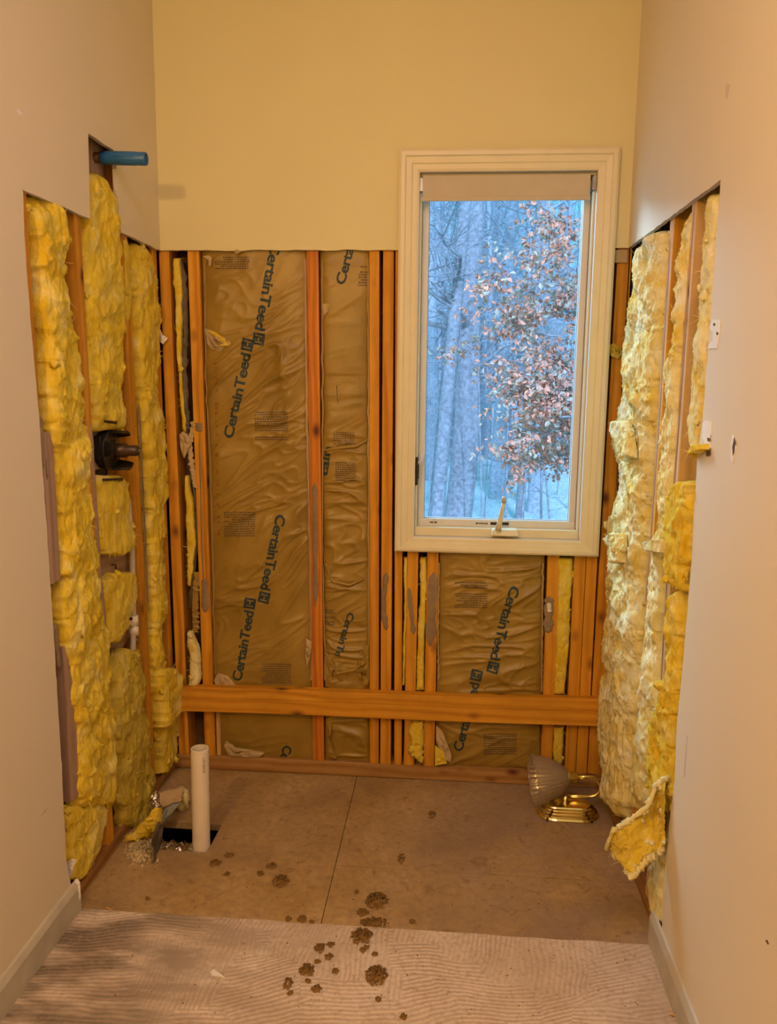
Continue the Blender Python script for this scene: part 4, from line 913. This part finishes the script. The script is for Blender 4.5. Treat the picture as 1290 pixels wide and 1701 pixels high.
o = MB().blob(onz(305, 1330, .03)+Vector((0, 0, 0)), .022, 5, .8, 3, (.8, .8, 1.5)).build('fiberglass_tuft', FIBW, loc=onz(305, 1338), smooth=True); tag(o, 'small pale tuft behind the standing white pipe', 'insulation tuft')
fluff('fiberglass_tuft', ('y', -.46), (0, -.8, .6), [(1342, 258, 266), (1362, 244, 266), (1380, 226, 262), (1392, 208, 248), (1400, 204, 225)], 'bright yellow torn tuft around the dark gap near the floor hole', 'insulation tuft', thick=.03, sink=.015, amp=.010, seed=51, mat=FIB, tufts=10, fibres=70, step=.004, edge_amp=.006)
# heap of dust and crumbs between plate and flashing
b = MB(); rr = random.Random(12)
for k in range(240):
    q = onz(rr.gauss(232, 12), rr.gauss(1412, 12)); q.y = min(q.y, -.43); s_ = rr.uniform(.002, .006); b.blob(q+Vector((0, 0, s_*.6)), s_, k, .5, 1)
o = b.build('gypsum_crumbs', CRUMB, loc=onz(230, 1415)); tag(o, 'dusty heap of crumbs between the floor plate and the bent metal', 'crumbs', kind='stuff')

# ------------------------------------------------------------------ brass wall sconce lying on the floor
sx, sy = 1.400, -.165
sc = thing('wall_sconce', (sx, sy, 0), 'brass wall light with ribbed glass shade lying on the floor', 'wall light')
def stadium(hw, hd, z, n=14):
    P = []
    for side, c in ((1, hw-hd), (-1, -(hw-hd))):
        for i in range(n+1):
            an = -PI/2+PI*i/n if side > 0 else PI/2+PI*i/n; P.append(Vector((sx+c+math.cos(an)*hd, sy+math.sin(an)*hd*.98, z)))
    return P
b = MB(); prof = [(.105, .062, 0), (.105, .062, .005), (.101, .058, .009), (.099, .056, .009), (.097, .054, .016), (.092, .049, .018), (.090, .047, .024), (.085, .042, .026), (.083, .040, .031), (.078, .035, .033), (.074, .031, .037), (.060, .018, .038)]
vs = []; 
for p_ in prof: vs += stadium(*p_)
K = 30; fs = [(i*K+k, i*K+(k+1) % K, (i+1)*K+(k+1) % K, (i+1)*K+k) for i in range(len(prof)-1) for k in range(K)]+[tuple(range((len(prof)-1)*K, len(prof)*K)), tuple(range(K))[::-1]]
b.add(vs, fs).build('back_plate', BRASS, sc, fixn=True)
for s_ in (-1, 1):
    b = MB()
    for z, hd in ((.010, .060), (.019, .051), (.027, .044)): b.box((sx+s_*(hd+.012)-.004, sy-hd-.001, z-.006), (sx+s_*(hd+.012)+.002, sy-hd+.004, z+.004))
    b.build('plate_groove', BLACK2, sc)
MB().lathe((1.392, sy, .034), (0, 0, 1), [(0, .014), (.010, .012), (.014, .009), (.030, .009), (.030, .001)], 20).build('post', BRASS, sc, smooth=True)
zc0 = .048; ay = sy+.025
path = [(1.384, ay, .050), (1.44, ay, .050), (1.470, ay, .050)]
for i in range(1, 13):
    an = -PI/2+PI*i/12; path.append((1.474+math.cos(an)*.036, ay, .086+math.sin(an)*.036))
path += [(1.455, ay, .121), (1.435, ay, .119)]
MB().tube(path, .0062, 14).build('curved_arm', BRASS, sc, smooth=True)
b = MB(); pp = []
for i in range(15): an = -.4+4.6*i/14; rr_ = .012*(1-.045*i); pp.append((1.358+math.cos(an)*rr_-i*.0008, ay-.012, .062+math.sin(an)*rr_))
b.tube([(1.384, ay-.01, .050), (1.368, ay-.012, .052)]+pp, .0028, 8).build('scroll', BRASS, sc, smooth=True)
MB().tube([(1.392, sy, .062), (1.392, ay, .050)], .006, 10).build('arm_bolt', BRASS, sc, smooth=True)
MB().lathe((1.437, ay, .119), (-1, 0, -.06), [(0, .004), (.001, .010), (.006, .017), (.012, .019), (.030, .0195), (.032, .024), (.036, .024), (.038, .022)], 28).build('socket_cup', BRASS, sc, smooth=True)
so = Vector((1.404, ay, .116)); ax = Vector((-1, -.10, -.08)); b = MB()
pr = [(0, .021), (.006, .030), (.018, .042), (.036, .055), (.058, .066), (.080, .073), (.100, .079), (.112, .082), (.120, .087)]
b.lathe(so, ax, pr, 120, rip=.022, nr=30); b.lathe(so, ax, [(d_, r_-.003) for d_, r_ in pr], 120, rip=.022, nr=30); b.lathe(so+ax.normalized()*.1195, ax, [(0, .083), (.002, .087), (.004, .085)], 120, rip=.03, nr=15)
b.build('glass_shade', SHGL, sc, smooth=True)

# ------------------------------------------------------------------ marks on the walls
def wall_mark(name, X, pts, mat, label, cat, th=.002, parent=None):
    s_ = 1 if X < 1 else -1; P = [onx(x, y, X) for x, y in pts]; b = MB().poly(P, (s_*th, 0, 0)); o = b.build(name, mat, parent, loc=P[0] if not parent else None, fixn=True)
    return tag(o, label, cat) if not parent else o
p1 = wall_mark('wall_patch', W, [(1184, 531), (1196, 532), (1194, 560), (1191, 579), (1177, 579), (1178, 572), (1185, 566), (1185, 552), (1179, 545)], WHITEP, 'upper white patch with two screw holes at the drywall cut', 'wall patch')
for x, y in ((1186, 539), (1191, 554)): wall_mark('screw_hole', W-.0022, [(x-2, y), (x, y-3), (x+2, y), (x, y+3)], HOLE, '', '', .0006, p1)
p2 = wall_mark('wall_patch', W, [(1168, 702), (1172, 699), (1181, 702), (1181, 722), (1178, 732), (1180, 744), (1176, 756), (1170, 752), (1172, 738), (1167, 726)], WHITEP, 'lower torn white patch at the drywall cut', 'wall patch')
wall_mark('screw_hole', W-.0022, [(1174, 727), (1178, 728), (1179, 732), (1175, 733)], HOLE, '', '', .0006, p2)
wall_mark('screw_hole', W-.0022, [(1172, 748), (1179, 746), (1179, 756), (1173, 758)], HOLE, '', '', .0008, p2)
o = wall_mark('anchor_hole', W, [(1217, 722), (1220, 735), (1223, 745), (1220, 757), (1217, 770), (1213, 760), (1215, 745), (1214, 738)], WHITEP, 'ragged white anchor hole in the pink wall, beside the lower patch', 'wall hole', .0015)
wall_mark('dark_hollow', W-.0018, [(1219, 726), (1221, 735), (1219, 752), (1217, 757), (1216, 742), (1218, 734)], HOLE, '', '', .0006, o)
o = wall_mark('wall_dent', W, [(1205, 143), (1208, 139), (1212, 142), (1210, 150), (1207, 164), (1205, 160)], SMUDGE, 'small crescent dent high on the wall above the fluffy bays', 'wall mark', .0006)
o = wall_mark('wall_dent', 0, [(25, 183), (31, 181), (37, 190), (32, 192)], WHITEP, 'small white nick high on the valve wall', 'wall mark', .001)
o = wall_mark('wall_scuff', 0, [(205, -0), (205, 1), (206, 0)], SMUDGE, 'x', 'wall mark', .0006); bpy.data.objects.remove(o)
o = wall_mark('wall_scuff', 0, [(66, 1356), (72, 1349), (79, 1342), (77, 1347), (71, 1353)], SMUDGE, 'grey pencil-like scuff low on the valve wall', 'wall mark', .0005)
o = wall_mark('wall_nick', W, [(1271, 1562), (1274, 1561), (1277, 1568), (1275, 1569)], HOLE, 'tiny dark nick low on the wall opposite the valve', 'wall mark', .0006)
o = wall_mark('wall_scuff', W, [(1140, 1222), (1142, 1221), (1137, 1290), (1135, 1292)], SMUDGE, 'faint vertical grey smear beside the torn golden strip', 'wall mark', .0005)
# torn white drywall bits at the end of the baseboard
o = crumple(None, [(116, 1480), (121, 1466), (128, 1458), (133, 1465), (134, 1490), (130, 1505), (122, 1500)], -.80, 31, name='drywall_scrap', amp=.012, mat=WHITEP); tag(o, 'torn white drywall scrap at the end of the baseboard under the valve wall', 'drywall scrap')
o = crumple(None, [(112, 1432), (120, 1426), (128, 1428), (122, 1440), (118, 1458), (113, 1450)], -.80, 32, name='drywall_scrap', amp=.008, mat=WHITEP); tag(o, 'torn paper curl on the cut drywall just above the baseboard end', 'drywall scrap')
o = crumple(None, [(44, 316), (50, 318), (51, 335), (47, 342), (44, 336)], -.842, 33, name='drywall_scrap', amp=.006, mat=WHITEP) if False else None

# ------------------------------------------------------------------ debris clumps on the floor
CL = [(451, 1439, 9, 5, 'flat brown clump just behind the round clump near the pipe hole'), (466, 1464, 14, 11, 'round brown clump closest to the standing pipe among the bigger ones'),
      (626, 1497, 20, 14, 'large elongated brown clump on the dark floor at the seam, farthest of the big cluster'), (602, 1517, 10, 7, 'brown tail clump touching the large elongated one'),
      (622, 1533, 23, 9, 'wide flat brown clump lying right on the floor step'), (600, 1556, 17, 14, 'big brown clump just on the light floor below the wide flat one'),
      (601, 1579, 5, 4, 'small crumb directly under the big clump at the step'), (609, 1574, 4, 4, 'tiny crumb paired with another under the big clump'),
      (531, 1576, 9, 8, 'medium brown clump on the light floor, roundest of the middle row'), (549, 1570, 6, 4, 'small flat crumb beside the medium round clump'),
      (546, 1590, 7, 5, 'small dark clump below the medium round clump'), (527, 1598, 4, 3, 'tiny crumb between the medium clump and the big round one'),
      (510, 1612, 12, 11, 'round brown clump in the lower row with a side crumb'), (557, 1614, 5, 4, 'small dark pellet between the two round lower clumps'),
      (478, 1635, 7, 10, 'upright oval brown clump lowest toward the greyed corner'), (525, 1643, 8, 6, 'loose brown clump below the pellet'),
      (625, 1621, 18, 17, 'biggest round brown clump, lowest of all the big ones'), (501, 1527, 8, 6, 'small clump sitting on the dark floor just behind the step'),
      (479, 1527, 5, 4, 'faint small clump farther along the step towards the pipe'), (517, 1532, 4, 3, 'tiny crumb on the step line'), (592, 1482, 4, 3, 'tiny dark pellet beyond the large elongated clump'),
      (666, 1428, 5, 9, 'faint loose brown fluff on the dark floor between seam and brass lamp'), (685, 1532, 5, 4, 'small clump on the dark floor past the wide flat one'),
      (622, 1586, 4, 3, 'tiny crumb above the biggest round clump'), (628, 1661, 4, 3, 'tiny crumb below the biggest round clump'), (670, 1690, 5, 5, 'small crumb at the very front of the light floor'),
      (358, 1435, 10, 6, 'spread brown clump just in front of the floor hole'), (380, 1421, 8, 5, 'brown clump off the front corner of the floor hole'), (376, 1453, 7, 3, 'thin flat clump below the one in front of the hole'),
      (246, 1493, 4, 3, 'lone dark pellet near the valve wall plate'), (717, 1355, 6, 7, 'dry little twig-like clump in the middle of the dark floor'), (432, 1452, 6, 4, 'small clump on a pale scuff beside the round clump'),
      (482, 1651, 4, 3, 'tiny crumb under the upright oval clump'), (512, 1630, 4, 3, 'tiny crumb under the round lower-row clump')]
rr = random.Random(77)
for k, (px, py, rx, ry, lab) in enumerate(CL):
    zf = .0035 if py > 1532+(px-496)*.07 else 0
    c = onz(px, py, zf); ex = (onz(px+rx, py, zf)-c).length; ey = (onz(px, py+ry, zf)-onz(px, py-ry, zf)).length/2
    b = MB(); n = 10+int(rx*ry*.55)
    for i in range(n):
        an = rr.random()*2*PI; q = math.sqrt(rr.random()); s_ = rr.uniform(.0016, .0034); h = (1-q*q)*min(ex, ey)*.55
        b.blob(c+Vector((math.cos(an)*q*ex, math.sin(an)*q*ey, s_*.5+h*rr.random())), s_, rr.random()*99, .6, 1, (rr.uniform(.7, 1.6), rr.uniform(.7, 1.6), .9))
    if rx > 7: b.blob(c+Vector((0, 0, 0)), min(ex, ey)*.62, k, .5, 2, (max(1, ex/ey)*.9, max(1, ey/ex)*.9, .5))
    o = b.build('debris_clump', DEBRIS, loc=c); tag(o, lab, 'debris clump', 'brown clumps scattered on the floor')
# fine crumbs
b = MB()
for k in range(420):
    px = rr.uniform(150, 1060); py = 1310+(1690-1310)*rr.random()**1.3
    zf = .0035 if py > 1512+(px-134)*.066 else 0; c = onz(px, py, zf)
    if c.x < .02 or c.x > W-.03 or (HX0-.01 < c.x < HX1+.01 and HY0-.01 < c.y < HY1+.01): continue
    s_ = rr.uniform(.0006, .0022); b.cur = 0 if rr.random() < .55 else 1; b.blob(c+Vector((0, 0, s_*.5)), s_, k, .4, 1)
o = b.build('floor_crumbs', [DEBRIS, CRUMB], loc=(.7, -.8, 0)); tag(o, 'fine crumbs and specks strewn over the bare floor', 'crumbs', kind='stuff')
o = MB().poly([onz(x, y, .0036) for x, y in ((349, 1616), (354, 1611), (361, 1615), (373, 1624), (362, 1622), (352, 1621))], (0, 0, .002)).build('mortar_fleck', WHITEP, loc=onz(355, 1617), fixn=True); tag(o, 'bright white mortar fleck stuck on the light floor', 'mortar fleck')
for (x, y, dx, dy, lab) in ((1112, 1683, 14, 6, 'splinter jutting from under the baseboard at the very front'), (177, 1508, 10, 4, 'pale splinter on the dark floor near the step by the plate')):
    A = onz(x, y, .005); o = MB().tube([A, onz(x+dx, y+dy, .012)], [.003, .0015], 6).build('wood_splinter', WZP, loc=A); tag(o, lab, 'splinter')

# ------------------------------------------------------------------ outdoors
GZ = -1.5
def gnd(x, y): return GZ+max(0, (y-24))*.022+.12*noise.noise(Vector((x*.2, y*.2, 0)))
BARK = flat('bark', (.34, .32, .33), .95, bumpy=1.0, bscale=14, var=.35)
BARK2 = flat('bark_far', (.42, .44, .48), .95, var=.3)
LEAF = flat('beech_leaf', (.66, .27, .17), .7, var=.3)
LEAF2 = flat('beech_leaf_pale', (.44, .34, .25), .7, var=.2)
GRD = flat('leaf_litter', (.62, .66, .66), .95, var=.35, bumpy=.8, bscale=10)
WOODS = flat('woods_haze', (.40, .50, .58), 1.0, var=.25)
b = MB(); n = 60; vs = []
for j in range(n+1):
    for i in range(n+1): x = -40+80*i/n; y = 1.2+95*(j/n)**1.6; vs.append((x, y, gnd(x, y)))
struct(b.add(vs, [(j*(n+1)+i, j*(n+1)+i+1, (j+1)*(n+1)+i+1, (j+1)*(n+1)+i) for j in range(n) for i in range(n)]).build('ground', GRD))
def branch(b, p, d, L, r, depth, rr, n=8, lm=None, leafs=None):
    pts = [p]; q = p.copy(); dd = d.normalized(); seg = 6
    for i in range(seg):
        dd = (dd+Vector((rr.uniform(-1, 1), rr.uniform(-1, 1), rr.uniform(-.6, .8)))*.20).normalized(); q = q+dd*L/seg; pts.append(q.copy())
        if depth > 0 and i > 0:
            for _ in range(rr.choice((1, 1, 2))):
                s_ = Vector((rr.uniform(-1, 1), rr.uniform(-1, 1), rr.uniform(-.5, 1))).normalized(); branch(b, q.copy(), dd*.6+s_, L*rr.uniform(.35, .6), r*.5, depth-1, rr, max(3, n-2), lm, leafs)
        if leafs is not None and depth <= 1:
            for _ in range(2): leafs.append(q+Vector((rr.uniform(-.08, .08), rr.uniform(-.08, .08), rr.uniform(-.10, .04))))
    b.tube(pts, [r*(1-.75*i/seg) for i in range(seg+1)], n, cap=False)
def tree(name, foot, top_dir, H, r0, r1, label, seed, mat, nb=10, depth=2, b0=.3, bl=2.0, group=None, n=18, fork=False):
    rr = random.Random(seed); foot = Vector(foot); b = MB(); seg = 14; P = []
    for i in range(seg+1):
        t = i/seg; P.append(foot+Vector((top_dir[0]*t, top_dir[1]*t, H*t))+Vector((noise.noise(Vector((t*3, seed, 0))), noise.noise(Vector((t*3, seed, 9))), 0))*r0*.5)
    o = thing(name, tuple(foot), label, 'tree', group)
    b.tube([P[0]-Vector((0, 0, .3))]+P, [r0*1.25]+[lerp(r0, r1, i/seg) for i in range(seg+1)], n, cap=False); b.build('trunk', mat, o, smooth=True)
    b = MB()
    for k in range(nb):
        t = lerp(b0, .98, rr.random()); i = int(t*seg); p = P[i]; an = rr.random()*2*PI
        branch(b, p, Vector((math.cos(an), math.sin(an), rr.uniform(-.1, .7))), bl*rr.uniform(.6, 1.2), lerp(r0, r1, t)*.30, depth, rr, 6)
    b.build('branches', mat, o, smooth=True); return o
def base(px, py): return onz(px, py, GZ)
f = base(756, 898); tree('oak_tree', f, (.45, 0, 0), 11, .27, .13, 'thick furrowed trunk rising across the window view', 1, BARK, nb=10, bl=2.2, b0=.25)
f = ony(723, 850, 11.5); f.z = GZ; tree('oak_tree', f, (.75, 0, 0), 12, .125, .08, 'slimmer leaning trunk just beside the thick furrowed one', 2, BARK, nb=10, bl=2.0)
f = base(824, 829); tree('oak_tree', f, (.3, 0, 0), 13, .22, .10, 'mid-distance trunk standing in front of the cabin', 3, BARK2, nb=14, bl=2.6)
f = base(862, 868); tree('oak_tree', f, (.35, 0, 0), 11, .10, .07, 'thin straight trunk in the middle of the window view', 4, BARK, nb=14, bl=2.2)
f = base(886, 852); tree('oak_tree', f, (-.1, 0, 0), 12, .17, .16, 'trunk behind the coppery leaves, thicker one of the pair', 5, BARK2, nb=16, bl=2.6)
# far woods
rr = random.Random(99)
for k in range(62):
    Y = rr.uniform(22, 60); px = rr.uniform(690, 985) if k < 46 else rr.choice((rr.uniform(560, 690), rr.uniform(985, 1300))); x = ony(px, 600, Y).x
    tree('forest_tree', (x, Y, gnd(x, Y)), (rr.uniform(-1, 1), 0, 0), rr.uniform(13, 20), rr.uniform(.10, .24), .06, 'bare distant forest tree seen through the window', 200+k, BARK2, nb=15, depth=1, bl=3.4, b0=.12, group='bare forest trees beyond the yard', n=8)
rr = random.Random(4)
for k in range(16):
    Y = rr.uniform(9, 20); px = rr.uniform(690, 985); x = ony(px, 600, Y).x
    tree('sapling', (x, Y, gnd(x, Y)), (rr.uniform(-.6, .6), 0, 0), rr.uniform(4, 8), rr.uniform(.012, .03), .006, 'thin bare sapling among the trunks outside', 300+k, BARK, nb=18, depth=2, bl=1.3, b0=.15, group='thin bare saplings outside', n=6)
# hazy mass of woods at the far edge
b = MB(); n = 160; vs = []
for i in range(n+1):
    x = -30+70*i/n; hh = 2.8+1.6*fbm(Vector((x*.35, 1, 0)), 4)
    for k in range(7): vs.append((x+noise.noise(Vector((x, k, 0))), 66+1.5*fbm(Vector((x*.8, k, 4)), 3), gnd(x, 66)-.5+hh*k/6))
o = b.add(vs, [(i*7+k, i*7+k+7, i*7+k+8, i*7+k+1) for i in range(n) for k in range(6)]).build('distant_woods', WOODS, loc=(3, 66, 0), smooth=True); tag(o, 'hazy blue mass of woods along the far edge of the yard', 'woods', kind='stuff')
# beech with coppery leaves in front
bt = thing('beech_tree', (2.6, 5.2, GZ), 'young beech with drooping coppery leaves close outside the window', 'tree')
rr = random.Random(21); b = MB(); lf = []
root = Vector((2.75, 5.6, GZ)); P = [root, Vector((2.70, 5.5, .2)), Vector((2.62, 5.4, 1.6)), Vector((2.5, 5.3, 3.0)), Vector((2.45, 5.2, 4.6))]
b.tube(P, [.07, .06, .05, .04, .025], 10).build('trunk', BARK, bt, smooth=True); b = MB()
starts = [((930, 560), (820, 500)), ((950, 600), (830, 640)), ((955, 650), (800, 610)), ((960, 700), (850, 700)), ((950, 740), (860, 760)), ((940, 640), (900, 600)), ((960, 620), (870, 690)), ((965, 680), (900, 740)), ((950, 580), (890, 560)), ((960, 520), (880, 470)), ((930, 470), (800, 440)),
          ((950, 690), (880, 640)), ((965, 640), (920, 720)), ((960, 730), (900, 690)), ((940, 420), (860, 400)), ((905, 520), (780, 550)), ((930, 650), (860, 610)), ((965, 610), (925, 640)), ((940, 700), (845, 730)), ((955, 570), (905, 640)), ((900, 340), (960, 360)), ((905, 380), (965, 440))]
for (A, B) in starts:
    Y = rr.uniform(4.6, 6.2); a = ony(*A, Y+rr.uniform(-.3, .3)); c = ony(*B, Y); p = [a.lerp(c, t)+Vector((0, 0, -.10*math.sin(t*2.6)+.03*rr.uniform(-1, 1))) for t in (0, .25, .5, .75, 1)]
    b.tube(p, [.012, .009, .007, .005, .003], 6, cap=False)
    for i in range(7):
        t = rr.random(); q = a.lerp(c, t)+Vector((0, 0, -.05)); d = (c-a).normalized()*.5+Vector((rr.uniform(-1, 1), rr.uniform(-1, 1), rr.uniform(-1, .6)))
        branch(b, q, d, rr.uniform(.22, .50), .004, 0, rr, 4, None, lf)
b.build('branches', BARK, bt, smooth=True)
b = MB()
for q in lf:
    for _ in range(rr.choice((2, 2, 3, 4))):
        q2 = q+Vector((rr.uniform(-.05, .05), rr.uniform(-.05, .05), rr.uniform(-.06, .03)))
        d = Vector((rr.uniform(-1, 1), rr.uniform(-1, .3), rr.uniform(-1.2, .2))).normalized(); s_ = d.cross(Vector((rr.uniform(-1, 1), rr.uniform(-1, 1), rr.uniform(-1, 1)))).normalized(); nn = d.cross(s_); L = rr.uniform(.042, .072); w = L*.30
        b.cur = 0 if rr.random() < .62 else 1
        b.add([q2, q2+d*L*.3+s_*w+nn*.008, q2+d*L*.65+s_*w*.85+nn*.01, q2+d*L, q2+d*L*.65-s_*w*.85+nn*.01, q2+d*L*.3-s_*w+nn*.008, q2+d*L*.45], [(0, 1, 6), (1, 2, 6), (2, 3, 6), (3, 4, 6), (4, 5, 6), (5, 0, 6)])
b.build('leaves', [LEAF, LEAF2], bt)
# cabin among the trees
HS = flat('cabin_siding', (.34, .36, .42), .9, var=.15); HR = flat('cabin_roof', (.22, .23, .27), .9, var=.2)
hy = 34; e = ony(800, 560, hy); hz = gnd(e.x, hy)
hs = thing('cabin', (e.x, hy, hz), 'low gabled cabin half hidden behind the trunks across the yard', 'building')
hx0, hx1 = e.x-1.6, e.x+3.2; er = ony(838, 612, hy).z; rz = ony(785, 560, hy).z; mx = e.x-.4
b = MB(); b.poly([(hx0, hy, hz-.5), (hx1, hy, hz-.5), (hx1, hy, er+.2), (mx, hy, rz), (hx0, hy, er+.2)], (0, 7, 0)).build('wall', HS, hs, fixn=True)
for sgn, xe in ((1, hx1+.3), (-1, hx0-.3)):
    b = MB(); b.poly([(mx, hy-.4, rz), (xe, hy-.4, er), (xe, hy-.4, er+.18), (mx, hy-.4, rz+.18)], (0, 7.8, 0)).build('roof_slope', HR, hs, fixn=True)
MB().box((mx+.3, hy-.05, er-1.2), (mx+1.4, hy, er-.3)).build('window', CABLE, hs)
MB().box((mx+1.9, hy-.05, hz), (mx+2.8, hy, hz+2)).build('door', TRIMW, hs)
o = MB().tube([base(815, 795)+Vector((0, 0, .25)), base(905, 800)+Vector((0, 0, .35))], [.22, .16], 12).build('fallen_log', BARK, loc=base(860, 798)); tag(o, 'fallen log lying across the yard behind the trunks', 'log')

for o in list(bpy.data.objects):
    if '_o' in o: del o['_o']
